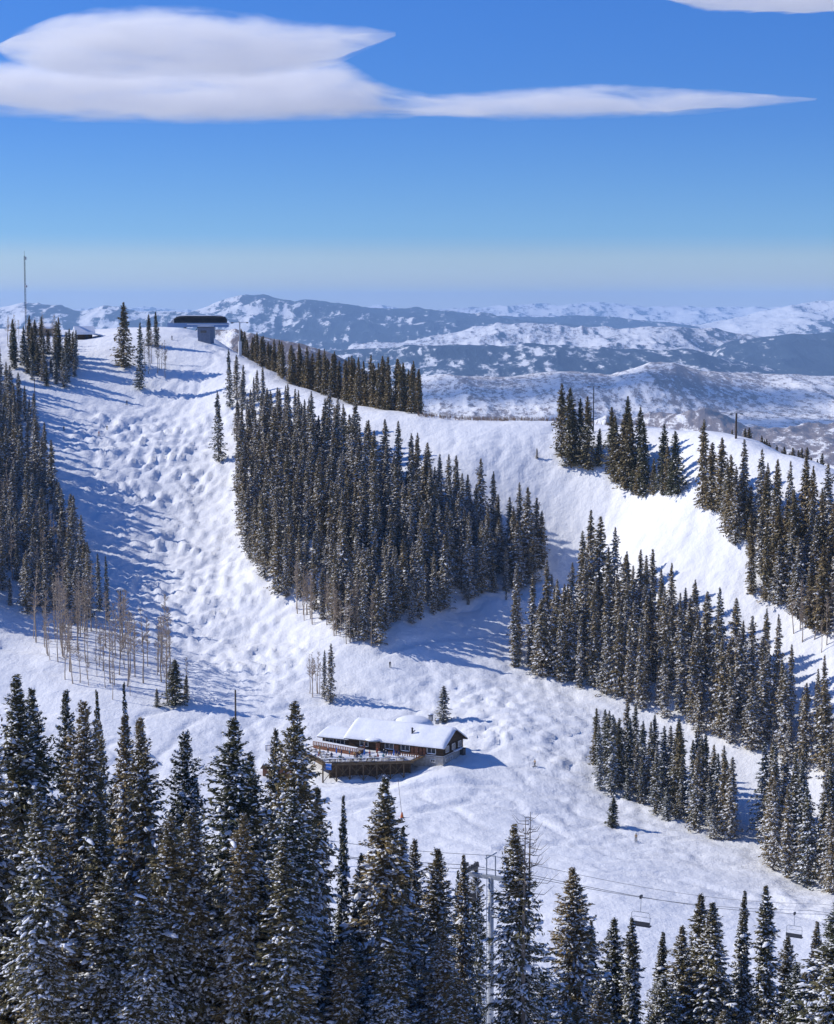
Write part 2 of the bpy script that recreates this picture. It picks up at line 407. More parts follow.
for a, b in starts:
    h = hit(a, b)
    if h is None: continue
    x, y = h[0], h[1]; wav = rt.uniform(9, 26); amp = rt.uniform(.2, 1.3); n = int(rt.uniform(40, 170) / .5); bias = rt.gauss(0, .5); ph = rt.uniform(0, 6.28); path = []
    vx, vy = 0.0, -1.0
    for k in range(n):
        gx = float(ground(x + 4, y) - ground(x - 4, y)) / 8; gy = float(ground(x, y + 4) - ground(x, y - 4)) / 8
        l = math.hypot(gx, gy) + 1e-6; vx = vx * .95 - .05 * gx / l; vy = vy * .95 - .05 * gy / l; l = math.hypot(vx, vy) + 1e-6
        an = math.atan2(vy, vx) + bias * .5 + amp * math.sin(k * .5 / wav * 6.28 + ph); x += math.cos(an) * .5; y += math.sin(an) * .5; path.append((x, y))
        if k % 1 == 0: pass
    groove(path, rt.uniform(.35, .7))
for line in ([(456,752),(500,762),(560,778),(610,792),(650,806)], [(345,800),(400,790),(440,784),(500,786),(560,800)], [(420,812),(470,800),(520,812),(560,835)], [(230,735),(260,715),(300,705),(360,700),(430,708)],
             [(380,655),(430,640),(500,634),(580,636)], [(0,648),(40,652),(70,662)], [(200,700),(240,712),(260,740),(250,765)], [(600,868),(680,880),(760,905),(834,925)], [(500,850),(560,842),(640,850),(720,868)]):
    hh = [hit(*q) for q in line]
    for off_ in (0, 1.9):
        pth = []
        for q0, q1 in zip(hh[:-1], hh[1:]):
            nn = int(math.hypot(q1[0] - q0[0], q1[1] - q0[1]) / .5) + 1
            pth += [(q0[0] + (q1[0] - q0[0]) * k / nn + 1.2 * math.sin(k / 17), q0[1] + (q1[1] - q0[1]) * k / nn + off_) for k in range(nn)]
        groove(pth, .8)
GZ = GZ - GT * smooth(0, 1, 1 - mgA * .7); ground = Field(GZ)
idx = np.arange(ny * nx).reshape(ny, nx)
Q = np.stack([idx[:-1, :-1], idx[:-1, 1:], idx[1:, 1:], idx[1:, :-1]], -1).reshape(-1, 4)
me = np_mesh('ski_slope_ground', np.stack([GX, GY, GZ], -1).reshape(-1, 3), Q, [M['slope']], sm=True)
tag(link('ground', me), kind='structure')

# ------------------------------------------------------------------ far country
def far_terrain():
    na, nr = 720, 1000
    ang = np.linspace(-R_(34), R_(34), na * 1)
    # denser inside the field of view
    t = np.linspace(-1, 1, na); ang = R_(13.5) * t + R_(20) * t ** 5
    rr = 1500 * (64000 / 1500) ** (np.linspace(0, 1, nr) ** .8)
    A, Rr = np.meshgrid(ang, rr); X = np.sin(A) * Rr; Y = np.cos(A) * Rr
    U = 417 + F * X / Y
    wx = X + 900 * (fbm(X / 2500, Y / 2500, 3, 12) - .5); wy = Y + 900 * (fbm(X / 2500, Y / 2500, 3, 17) - .5)
    rg = ridged(wx / 1900, wy / 4200, 7, 3); nr_ = .30 + .70 * smooth(4500, 12500, Y); h = -750 + nr_ * 440 * (rg - .32) + nr_ * 120 * (ridged(wx / 560, wy / 1500, 4, 44) - .45) + 150 * (fbm(X / 5200, Y / 5200, 3, 8) - .5)
    h = h - 90 * smooth(5200, 2500, Y)
    forest = 0.02 + 0.22 * fbm(X / 1500, Y / 1500, 3, 55); brush = 0.35 + .08 * smooth(12000, 6000, Y) + 0.32 * fbm(X / 1400, Y / 1400, 4, 66) + .30 * smooth(.62, .3, rg)
    warpA = (fbm(X / 3000, Y / 3000, 4, 20) - .5); 
    ridges = [  # crest (px,py), distance, front width, back width, forest, brush, roughness
      ([(-200,330),(100,331),(200,329),(250,331),(300,341),(335,352),(370,372),(400,398),(440,430),(620,520)], 5200, 1700, 1300, .24, .47, .045),
      ([(380,380),(440,373),(500,375),(560,371),(610,373),(650,362),(672,361),(700,371),(760,376),(834,372),(950,380)], 13500, 1900, 1800, .24, .50, .42),
      ([(150,352),(300,350),(380,344),(430,341),(480,345),(540,347),(600,345),(650,347),(700,352),(760,366),(800,378)], 18500, 1900, 2400, .58, .3, .22),
      ([(700,350),(745,340),(790,334),(834,334),(950,332)], 21500, 2200, 2600, .74, .3, .10),
      ([(330,345),(400,338),(450,331),(490,324),(530,322),(570,327),(620,329),(680,327),(740,333),(800,340)], 24500, 2600, 2500, .36, .42, .42),
      ([(120,330),(180,316),(212,304),(240,294.5),(262,293.5),(300,297),(350,303.5),(420,309),(480,313),(560,322),(640,334)], 30000, 5200, 3500, .62, .35, .20),
      ([(440,322),(500,316),(560,316),(610,318),(660,322),(720,330)], 35500, 2500, 3000, .72, .3, .12),
      ([(640,330),(700,322),(740,314),(770,307),(800,300),(826,297),(860,298),(950,306)], 38000, 6000, 4000, .42, .36, .5),
      ([(-200,312),(-40,310),(8,305),(26,300),(45,302),(62,303),(80,308),(105,304),(120,306),(140,310),(175,309),(205,309),(300,312)], 27000, 3600, 3000, .52, .3, .3),
      ([(-300,309),(200,308),(400,307),(450,307),(500,304),(540,306),(590,303),(640,304),(700,303),(740,305),(800,304),(1000,305)], 54000, 6000, 6000, .40, .3, .5),
    ]
    for i, (cr, D, wf, wb, fo, br, ro) in enumerate(ridges):
        cpx = np.array([c[0] for c in cr], float); cpy = np.array([c[1] for c in cr], float)
        cpy_u = np.interp(U, cpx, cpy); Dm = D * (1 + .05 * (vn(U / 90, U * 0, i * 5) - .5))
        crest = -(cpy_u - HORIZON) / F * Dm
        d = Y - Dm + warpA * wf * .45
        w = np.where(d < 0, wf, wb); sh = np.exp(-(np.abs(d) / w) ** 1.5)
        edge = smooth(cpx[0] - 5, cpx[0] + 25, U) * smooth(cpx[-1] + 5, cpx[-1] - 25, U)
        amp = np.maximum(crest + 660, 40)
        rough = (ridged(X / (D * .06), Y / (D * .15), 6, 30 + i) - .62) * ro * amp * (0.35 + .65 * smooth(0, .75, 1 - sh) + .25)
        fine = (ridged(X / (D * .016), Y / (D * .045), 4, 60 + i) - .6) * ro * amp * .16
        hh = -660 + (amp * sh + (rough + fine) * np.minimum(1, sh * 2.2)) * edge
        up = hh > h
        k = smooth(-30, 30, hh - h)
        h = np.maximum(h, hh)
        forest = forest * (1 - k) + k * (fo * (0.70 + .6 * fbm(X / (D * .05), Y / (D * .05), 4, 80 + i))); brush = brush * (1 - k) + k * (br * (.72 + .56 * fbm(X / 1800, Y / 1800, 3, 90 + i)))
    h = h + (ridged(X / 1100, Y / 1300, 4, 71) - .5) * 120 * smooth(12000, 20000, Y)
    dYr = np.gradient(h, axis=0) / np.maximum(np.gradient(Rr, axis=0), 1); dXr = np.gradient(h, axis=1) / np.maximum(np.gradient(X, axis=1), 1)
    brush = brush + np.clip(dXr, -.4, .4) * -.30 ; forest = forest + np.clip(-dXr, -.3, .4) * .6 * smooth(13000, 20000, Y)  # slopes turned from the sun get darker cover: shade painted into both masks
    V = np.stack([X, Y, h], -1).reshape(-1, 3)
    ix = np.arange(nr * na).reshape(nr, na); q = np.stack([ix[:-1, :-1], ix[:-1, 1:], ix[1:, 1:], ix[1:, :-1]], -1).reshape(-1, 4)
    me = np_mesh('valley_hills', V, q, [M['far']], sm=True)
    for nm, arr in (('forest', forest), ('brush', brush)):
        a = me.attributes.new(nm, 'FLOAT', 'POINT'); a.data.foreach_set('value', arr.astype(np.float32).ravel())
    tag(link('distant_hills', me), kind='structure')
far_terrain()

# ------------------------------------------------------------------ spruce
def quat_basis(n):
    return n / np.linalg.norm(n, axis=1, keepdims=True)
def spruce_arrays(seed, H, R, nb, nk, cl, cw, snow, lump=False, ragged=.35, bare=0.04, power=.72):
    """returns needle verts/quads, snow verts/quads, trunk done separately"""
    r = np.random.default_rng(seed)
    z = H * (bare + (0.985 - bare) * (np.arange(nb) + r.random(nb)) / nb)
    t = 1 - z / H
    az = (np.arange(nb) * 2.39996 + r.normal(0, .35, nb)) % (2 * math.pi)
    lob = 1 + ragged * .5 * np.sin(az * 2 + z / H * 9 + seed) + ragged * .4 * np.sin(z * 2.1 + az * 3)
    L = R * np.minimum(1.0, (t * 1.12) ** power) * lob * r.uniform(.5, 1.18, nb) * np.where(t > .82, 1 - (t - .82) * 1.4, 1) * np.minimum(1, .42 + t * 5) + 0.06
    gap = r.random(nb) < .07; L = np.where(gap, L * .45, L)
    s = (np.arange(nk) + r.random((nb, nk))) / nk
    s = .12 + .9 * s ** .8
    rise = (0.75 - 1.35 * np.minimum(1, t * 2.6))[:, None]
    rad = L[:, None] * s
    zz = z[:, None] + L[:, None] * (rise * .62 * s + .16 * s ** 3)
    side = r.normal(0, 1, (nb, nk)) * (.10 + .17 * rad) * .75
    A = az[:, None] + np.zeros((nb, nk))
    ox = np.cos(A); oy = np.sin(A)
    C = np.stack([ox * rad - oy * side, oy * rad + ox * side, zz - np.abs(side) * .25 + r.normal(0, .09, (nb, nk)) * (cl)], -1).reshape(-1, 3)
    n = len(C)
    yaw = (A + r.normal(0, .75, (nb, nk))).ravel(); pit = (rise * .55 - .12 + r.normal(0, .33, (nb, nk))).ravel()
    ax = np.stack([np.cos(yaw) * np.cos(pit), np.sin(yaw) * np.cos(pit), np.sin(pit)], -1)
    rl = r.normal(0, .65, n)
    sd = np.stack([-np.sin(yaw), np.cos(yaw), 0 * yaw], -1); up = np.cross(ax, sd)
    bx = sd * np.cos(rl)[:, None] + up * np.sin(rl)[:, None]
    sz = (r.uniform(.6, 1.25, n) * (.38 + .62 * np.minimum(1, np.repeat(t, nk) * 4.5)))[:, None]
    a = ax * cl * .5 * sz; b = bx * cw * .5 * sz
    V = np.stack([C - a, C - a * .1 + b, C + a, C - a * .1 - b], 1).reshape(-1, 3)
    Qd = np.arange(4 * n).reshape(n, 4)
    # snow lying on the boughs
    pick = r.random(n) < snow * np.minimum(1.5, .3 + 2.6 * np.repeat(t, nk)) * (0.55 + .9 * np.clip(fbm(C[:, 0] * .5 + seed, C[:, 2] * .35 + C[:, 1] * .4, 2, seed % 9), 0, 1)) 
    Cs = C[pick]; m = len(Cs); yw = yaw[pick]; ss = sz[pick]
    if lump:
        k = 7; th = np.arange(k) * 2 * math.pi / k
        e = np.stack([np.cos(yw), np.sin(yw), pit[pick] * .6], -1)[:, None, :]; f = np.stack([-np.sin(yw), np.cos(yw), 0 * yw], -1)[:, None, :]
        big = np.where(r.random(m) < .012, 1.35, r.uniform(.4, .85, m))
        la = (r.uniform(.18, .50, m) * big)[:, None, None] * ss[:, None, :]; lb = (r.uniform(.09, .21, m) * big)[:, None, None] * ss[:, None, :]
        jit = r.uniform(.75, 1.2, (m, k, 1)); c_ = np.cos(th)[None, :, None]; s_ = np.sin(th)[None, :, None]
        droop = np.array((0, 0, -1.0))[None, None, :]
        base = Cs[:, None, :] + np.array((0, 0, .07))
        r1 = base + jit * (e * la * c_ + f * lb * s_) + droop * lb * .55
        r2 = base + jit * .62 * (e * la * c_ + f * lb * s_) + np.array((0, 0, 1.0)) * lb * .25
        top = base + np.array((0, 0, 1.0)) * lb * .5
        SV = np.concatenate([r1, r2, top], 1).reshape(-1, 3); per = 2 * k + 1
        o = (np.arange(m) * per)[:, None]
        i = np.arange(k); j = (i + 1) % k
        q1 = np.stack([i, j, k + j, k + i], -1); q2 = np.stack([k + i, k + j, 2 * k + 0 * i, 2 * k + 0 * i], -1)
        tri = np.concatenate([np.stack([i, j, k + j], -1), np.stack([i, k + j, k + i], -1), np.stack([k + i, k + j, 2 * k + 0 * i], -1)])
        SQ = (o[:, :, None] + tri[None]).reshape(-1, 3)
    else:
        ax2 = np.stack([np.cos(yw), np.sin(yw), pit[pick] * .7], -1); b2 = np.stack([-np.sin(yw), np.cos(yw), r.normal(0, .35, m)], -1)
        w = r.uniform(.5, 1.0, (m, 1)) * ss; a2 = ax2 * cl * .40 * w; b3 = b2 * cw * .72 * w
        Cu = Cs + np.array((0, 0, .10 + cw * .12))
        SV = np.stack([Cu - a2, Cu + b3 - np.array((0, 0, .08)), Cu + a2, Cu - b3 - np.array((0, 0, .08))], 1).reshape(-1, 3)
        SQ = np.arange(4 * m).reshape(m, 4)
    return V, Qd, SV, SQ
def trunk_mb(H, r0, n=7, m=None, seed=0, lean=.25):
    rr = random.Random(seed); b = MB(); k = 8
    p = [(rr.uniform(-1, 1) * lean * .3 * (i > 0), rr.uniform(-1, 1) * lean * .3 * (i > 0), -0.8 + (H + .8) * i / k) for i in range(k + 1)]
    b.tube(p, [r0 * (1 - i / k) ** .9 + .015 for i in range(k + 1)], m or M['bark'], n); return b
class Kind: pass
def make_kind(seed, H, R, nb, nk, cl, cw, snow, **kw):
    k = Kind(); k.H = H; k.R = R
    k.V, k.Q, k.SV, k.SQ = spruce_arrays(seed, H, R, nb, nk, cl, cw, snow, **kw)
    tb = trunk_mb(H * .99, H * .0095, seed=seed); k.tV = np.array(tb.v); k.tF = tb.f
    k.trunk = tb.mesh('spruce_trunk', True)
    me = bpy.data.meshes.new('spruce_crown'); VV = np.concatenate([k.V, k.SV]); me.vertices.add(len(VV)); me.vertices.foreach_set('co', VV.astype(np.float32).ravel())
    lp = np.concatenate([k.Q.ravel(), k.SQ.ravel() + len(k.V)]).astype(np.int32); me.loops.add(len(lp)); me.loops.foreach_set('vertex_index', lp)
    n1, n2, q = len(k.Q), len(k.SQ), k.SQ.shape[1]; me.polygons.add(n1 + n2)
    me.polygons.foreach_set('loop_start', np.concatenate([np.arange(n1) * 4, n1 * 4 + np.arange(n2) * q]).astype(np.int32))
    me.materials.append(M['needle']); me.materials.append(M['snow']); mi = np.r_[np.zeros(n1), np.ones(n2)].astype(np.int32)
    me.polygons.foreach_set('material_index', mi); me.polygons.foreach_set('use_smooth', (mi == 1) & bool(kw.get('lump', False))); me.update(calc_edges=True); k.crown = me
    return k
MID = [make_kind(100 + i, 22, rad, 150, 11, 1.05, .40, sn, ragged=rg, power=pw) for i, (rad, sn, rg, pw) in enumerate(
    [(2.9, .46, .45, .78), (2.4, .42, .4, .62), (3.5, .54, .5, .85), (2.7, .34, .4, .66), (2.2, .58, .6, .6), (3.3, .28, .5, .9), (2.6, .60, .55, .72), (1.6, .48, .7, .55)])]
DARK = [make_kind(140 + i, 22, rad, 190, 11, 1.05, .42, sn, ragged=.3, power=pw) for i, (rad, sn, pw) in enumerate([(2.9, .07, .62), (2.5, .10, .55), (3.1, .06, .7), (2.3, .12, .6)])]
NEAR = [make_kind(200 + i, 29, rad, 520, 42, .50, .17, sn * 2.0, lump=True, ragged=rg, power=pw) for i, (rad, sn, rg, pw) in enumerate(
    [(3.3, .080, .5, .62), (2.9, .070, .55, .56), (3.8, .085, .5, .66), (2.7, .065, .65, .6), (3.2, .10, .55, .54), (2.1, .065, .55, .62)])]
def put_spruce(kind, x, y, H, wscale, label, group=None, z=None, rz=None, lean=0):
    g = float(ground(x, y)) if z is None else z
    t = empty('spruce_tree', (x, y, g - .15), random.uniform(0, 6.28) if rz is None else rz)
    sz = H / kind.H; t.scale = (wscale, wscale, sz)
    t.rotation_euler[0] = random.gauss(0, .02) + lean; t.rotation_euler[1] = random.gauss(0, .02)
    link('trunk', kind.trunk, t); link('crown', kind.crown, t)
    return tag(t, label, 'tree', group)

# ------------------------------------------------------------------ stands of trees
cands = []       # (score, kind, x, y, H, ws, standname)
def stand(poly, dmin, hr, name, kinds, ws=(.85, 1.15), dens=None, nmax=9999, tries=5000, seed=1, holes=()):
    gp = ground_poly(poly); r = random.Random(seed); xs_ = [p[0] for p in gp]; ys_ = [p[1] for p in gp]; got = []
    for _ in range(tries):
        x = r.uniform(min(xs_), max(xs_)); y = r.uniform(min(ys_), max(ys_))
        if not in_poly(x, y, gp): continue
        if dens and r.random() > dens(x, y): continue
        dm = dmin * r.uniform(.75, 1.25)
        if any((a - x) ** 2 + (b - y) ** 2 < dm * dm for a, b in got): continue
        got.append((x, y))
        Hh_ = r.uniform(*hr) * (r.uniform(.88, 1.1) if r.random() > .26 else r.uniform(.4, .8)); k = r.choice(kinds)
        cands.append([Hh_ / y, k, x, y, Hh_, r.uniform(*ws) * r.uniform(.85, 1.2) * (Hh_ / 22) ** .6, name])
        if len(got) >= nmax: break
    return got
STANDS = {
 'centre': ('snow dusted spruce in the dense central wood between the mogul run and the lodge', 'spruces of the central wood above the lodge'),
 'strip': ('spruce in the thin upper strip joining the central wood to the ridge crest', 'spruces of the upper strip near the crest'),
 'left': ('snow dusted spruce in the wood along the left edge of the mogul run', 'spruces of the wood left of the mogul run'),
 'leftlow': ('spruce in the lower left wood above the snowy cat road', 'spruces of the lower left wood'),
 'lefttop': ('dark spruce in the clump near the summit huts and the mast', 'spruces of the clump below the summit huts'),
 'back': ('dark spruce standing behind the snowy crest right of the lift tower', 'dark spruces behind the crest'),
 'clumpA': ('tall dark spruce in the left of two clumps on the right crest', 'spruces of the left crest clump'),
 'clumpB': ('tall dark spruce in the right of two clumps on the right crest', 'spruces of the right crest clump'),
 'upright': ('tall spruce in the wood along the upper right edge of the right run', 'spruces of the upper right wood'),
 'right': ('snow dusted spruce in the big wood right of the lodge', 'spruces of the big right wood'),
 'island': ('tall spruce in the narrow tree island right of the lodge below the big wood', 'spruces of the narrow tree island'),
 'lowright': ('tall spruce in the stand at the lower right edge of the run', 'spruces of the lower right stand'),
 'skyline': ('small dark spruce peeking over the right skyline of the snowy crest', 'small spruces behind the right crest'),
}
stand([(238,470),(262,452),(330,440),(372,478),(440,510),(500,545),(548,566),(545,580),(500,592),(470,600),(440,612),(402,640),(385,648),(345,640),(300,610),(270,590),(248,560),(240,520)], 4.2, (18, 25.5), 'centre', MID, seed=3, tries=12000, dens=lambda x, y: float(smooth(.24, .36, fbm(x / 13, y / 13, 2, 5))))
stand([(236,398),(256,400),(290,425),(330,440),(345,452),(262,460),(236,470)], 6.6, (13, 18), 'strip', MID, seed=4, tries=2500)
stand([(-60,430),(0,440),(40,470),(62,520),(78,560),(92,600),(88,625),(60,625),(20,612),(-60,600)], 5.0, (16, 22), 'left', MID, seed=5, tries=5000)
stand([(-90,370),(0,375),(10,400),(38,440),(-20,440),(-90,440)], 6.0, (14, 20), 'left', MID, seed=6, tries=2500)
stand([(12,355),(40,352),(76,362),(78,380),(66,392),(40,385),(14,372)], 5.0, (13, 18), 'lefttop', DARK + MID[:2], seed=7, tries=900)
stand([(513,668),(515,640),(560,650),(592,596),(640,612),(700,652),(740,692),(800,724),(860,760),(860,792),(800,770),(760,758),(720,740),(650,714),(590,690),(540,680)], 4.4, (20, 27), 'right', MID, seed=9, tries=11000)
stand([(595,765),(615,760),(650,770),(700,800),(734,820),(732,840),(712,840),(680,828),(640,806),(596,792)], 4.1, (15, 20.5), 'island', MID[:6] + DARK[:2], seed=10, tries=1500)
stand([(756,858),(768,822),(834,820),(900,850),(900,920),(834,896),(790,884)], 4.8, (19, 24), 'lowright', MID, seed=12, tries=1800)
stand([(695,510),(720,505),(800,530),(900,560),(900,600),(834,590),(780,580),(742,558),(715,530)], 3.9, (22, 27), 'upright', DARK + MID[:3], seed=13, tries=1500)
stand([(746,590),(764,572),(834,590),(900,600),(900,650),(834,642),(790,622),(756,604)], 4.1, (21, 26), 'upright', DARK + MID[:3], seed=14, tries=1300)
stand([(556,458),(575,459),(602,466),(600,475),(570,471),(554,465)], 2.9, (22, 27), 'clumpA', DARK, seed=15, tries=500, ws=(.9, 1.15))
stand([(612,474),(640,479),(682,492),(682,504),(650,498),(616,488)], 2.5, (21, 26), 'clumpB', DARK, seed=16, tries=500, ws=(.9, 1.15))
# behind the crest (positions by distance, since the ground there is hidden)
def behind(px, off, crest):
    a = np.interp(px, [c[0] for c in crest], [c[1] for c in crest]); b = np.interp(px, [c[0] for c in crest], [c[2] for c in crest])
    q = P(px, a, b * K); Y = q[1] + off; return q[0] / q[1] * Y, Y
CREST = [c for c in SURVEY[5:19]]
rb = random.Random(21)
for i in range(230):
    px = rb.uniform(240, 420); x, y = behind(px, rb.uniform(6, 42), CREST)
    if any((c[2] - x) ** 2 + (c[3] - y) ** 2 < 10 for c in cands): continue
    top = np.interp(px, [230, 250, 300, 340, 380, 420], [328, 335, 345, 356, 358, 366]) + rb.uniform(-5, 13)
    d = P(px, top, y); Hh_ = d[2] - float(ground(x, y))
    if Hh_ > 3: cands.append([Hh_ / y, rb.choice(DARK), x, y, min(Hh_, 30), rb.uniform(.8, 1.1) * (Hh_ / 22) ** .5, 'back'])
for i in range(26):
    px = rb.uniform(712, 850); x, y = behind(px, rb.uniform(8, 30), CREST)
    top = np.interp(px, [712, 740, 770, 850], [431, 424, 436, 462]) + rb.uniform(-2, 10)
    d = P(px, top, y); Hh_ = d[2] - float(ground(x, y))
    if Hh_ > 2: cands.append([Hh_ / y, rb.choice(DARK), x, y, min(Hh_, 25), rb.uniform(.8, 1.1) * (Hh_ / 22) ** .5, 'skyline'])

# single trees on the slopes with labels of their own: px, base py, height px, width factor, dark?, label
LONE = [
 (124,368,66,1.4,1,'tallest dark spruce standing alone on the upper left slope below the summit'),
 (140,390,68,.95,0,'snowy spruce just right of and below the tallest summit slope spruce'),
 (149,346,32,.9,1,'left spruce of the close pair left of the summit lift terminal'),
 (157,348,36,.9,1,'right spruce of the close pair left of the summit lift terminal'),
 (219,462,72,.95,0,'lone slender spruce at the right rim of the mogul run'),
 (230,408,60,.7,0,'thin pale spruce at the upper tip of the central wood'),
 (330,703,62,.9,0,'dark spruce behind the lodge next to a bare aspen clump'),
 (324,700,50,.6,0,'thin spruce touching the dark spruce behind the lodge'),
 (443,722,38,1.6,0,'small ragged spruce right behind the lodge roof'),
 (612,828,32,1.5,1,'small lone spruce below the left end of the narrow tree island'),
 (175,706,48,1.7,1,'dark bushy spruce at the right end of the aspen grove'),
 (186,700,26,.9,1,'short spruce right of the dark bushy spruce by the aspen grove'),
 (157,708,20,.8,1,'tiny spruce left of the dark bushy spruce by the aspen grove'),
 (537,460,11,3.2,0,'tiny snow caught spruce bush alone on the open right run'),
 (468,606,30,.7,0,'narrow spruce leaning out of the lower edge of the central wood'),
 (552,588,14,.9,0,'small sapling in the shaded hollow right of the central wood'),
 (506,600,12,.9,0,'small sapling on the bank below the central wood'),
 (100,612,60,.7,0,'slim spruce rising from the upper aspen grove beside the lift pole'),
 (108,622,68,.65,0,'slim dark spruce at the right edge of the left wood'),
 (540,672,76,.9,0,'tall spruce at the left tip of the big right wood'),
 (517,668,40,.9,0,'short spruce at the far left tip of the big right wood'),
 (598,612,98,1.5,0,'tallest broad spruce at the top left of the big right wood'),
 (632,640,60,.8,0,'snowy spruce at the middle of the big right wood edge'),
]
for px, by, hp, w, dk_, lab in LONE:
    h = hit(px, by); Hh_ = hp / F * h[1]
    put_spruce(random.choice(DARK if dk_ else MID), h[0], h[1], Hh_, w * (Hh_ / 22) ** .6 if Hh_ > 5 else Hh_ / 14, lab)

# foreground trees: px, top py, distance, width, kind, label
FG = [
 (22,672,138,1.15,2,'broadest snow laden spruce in the far left foreground'),
 (50,684,146,.95,0,'snow laden spruce second in the left foreground row'),
 (63,686,152,.8,1,'narrow spruce close behind the second spruce of the left foreground'),
 (80,700,140,.95,4,'heavily snowed spruce third in the left foreground row'),
 (100,718,165,.7,3,'slim open spruce between the left foreground group and the aspen grove'),
 (108,686,170,.55,5,'very thin spire like spruce left of centre in the left foreground'),
 (131,680,172,.5,5,'very thin tall spire topped spruce in front of the aspen grove'),
 (122,712,148,.85,0,'snowy spruce below the two thin spires in the left foreground'),
 (154,716,138,.95,1,'dark columnar spruce in the left middle foreground'),
 (178,728,142,.85,4,'snowy tapering spruce right of the dark columnar one'),
 (198,772,165,.6,3,'short thin spruce in the gap right of the snowy tapering spruce'),
 (228,716,130,1.1,2,'large round topped spruce in front of the dark pole'),
 (250,752,136,.95,0,'spruce close behind the right shoulder of the large round topped spruce'),
 (268,726,158,.75,3,'small open topped spruce left of the lodge terrace'),
 (302,697,132,.98,2,'tall sunlit spruce overlapping the left end of the lodge terrace'),
 (288,788,126,.8,4,'snow lumped spruce below the tall sunlit spruce by the lodge'),
 (316,788,140,.7,1,'dark spruce at the right foot of the tall sunlit spruce by the lodge'),
 (341,795,150,.5,5,'thin spire spruce right of the tall sunlit spruce'),
 (357,852,150,.7,3,'low open spruce left of the middle foreground spruce'),
 (383,774,136,1.0,0,'tall sunlit spruce in the centre foreground below the lodge'),
 (404,824,142,.7,5,'narrow spruce right of the centre foreground spruce'),
 (416,838,146,.7,3,'narrow spruce second to the right of the centre foreground spruce'),
 (438,850,138,.85,1,'round topped spruce left of the chairlift tower'),
 (465,852,150,.62,5,'pointed dark spruce behind the empty chair beside the lift tower'),
 (478,859,226,.75,3,'snowy pointed spruce touching the chairlift tower'),
 (456,868,222,.6,5,'thin spruce between the round topped and the pointed dark spruce'),
 (525,822,128,.8,2,'broad sunlit spruce with dead tops right of the chairlift tower'),
 (579,868,138,.85,0,'pointed snowy spruce alone in the right middle foreground'),
 (595,920,150,.55,5,'thin spruce tucked right of the pointed snowy spruce'),
 (613,917,146,.75,3,'small spruce left of the nearer hanging chair'),
 (634,914,142,.6,5,'thin dark spruce right under the nearer hanging chair'),
 (657,934,146,.6,5,'small narrow spruce right of the nearer hanging chair'),
 (680,926,142,.7,3,'snowy spruce fourth to the left of the right corner group'),
 (700,894,146,.8,1,'dense spruce left of a twin in the right foreground'),
 (715,904,140,.8,0,'dense spruce right of its twin in the right foreground'),
 (738,888,150,.6,5,'slender tall spruce in the right foreground'),
 (752,956,140,.5,3,'small thin spruce between two slender tall spruces on the right'),
 (768,886,144,.75,5,'slender pointed spruce right of centre in the right foreground'),
 (788,935,146,.6,3,'open snowy spruce under the farther hanging chair'),
 (800,964,136,.6,1,'low dark spruce below the farther hanging chair'),
 (813,922,148,.6,5,'narrow spruce right of the farther hanging chair'),
 (838,896,130,.95,0,'brownish spruce cut by the right edge of the picture'),
 (-12,700,134,1.0,0,'snowy spruce cut by the left edge of the picture'),
]
for px, top, Y, w, ki, lab in FG:
    q = P(px, top, Y); k = NEAR[ki]; Hh_ = q[2] - float(ground(q[0], q[1])) + .3
    put_spruce(k, q[0], q[1], Hh_, w, lab)
# the lower rows in front of them
rb = random.Random(5); got = [(P(a, b, c)[0], c) for a, b, c, *_ in FG]
LOWROW = []
for i in range(1400):
    px = rb.uniform(-60, 890); Y = rb.uniform(122, 176); x = (px - 417) / F * Y
    lim = np.interp(px, [-60, 0, 100, 200, 300, 400, 500, 560, 600, 834], [770, 765, 775, 800, 815, 865, 905, 980, 965, 965])
    if any((a - x) ** 2 + (b - Y) ** 2 < 2.6 ** 2 for a, b in got): continue
    top = lim + rb.uniform(0, 110) * (1 if px > 340 else .8)
    q = P(px, top, Y); Hh_ = q[2] - float(ground(x, Y))
    if Hh_ < 5 or top > 1050 or (455 < px < 540 and top < 968): continue
    got.append((x, Y)); LOWROW.append((px, Y))
    side = 'left' if px < 280 else ('middle' if px < 560 else 'right')
    put_spruce(NEAR[rb.randrange(6)], x, Y, Hh_, rb.uniform(.8, 1.05) * min(1, (Hh_ / 22) ** .5), 'dark snow spotted spruce filling the bottom %s of the picture' % side, 'spruces of the lowest foreground rows, %s part' % side)
    if len(LOWROW) > 112: break

n_used = len(LONE) + len(FG) + len(LOWROW)
cands.sort(key=lambda c: (-(c[6] in ('clumpA', 'clumpB', 'island', 'lefttop')), -c[0]))
n_ind = max(0, 300 - n_used)
for c in cands[:n_ind]:
    lab, grp = STANDS[c[6]]; put_spruce(c[1], c[2], c[3], c[4], c[5], lab, grp)
rest = cands[n_ind:]
print('SPRUCES', n_used, len(cands), len(rest))
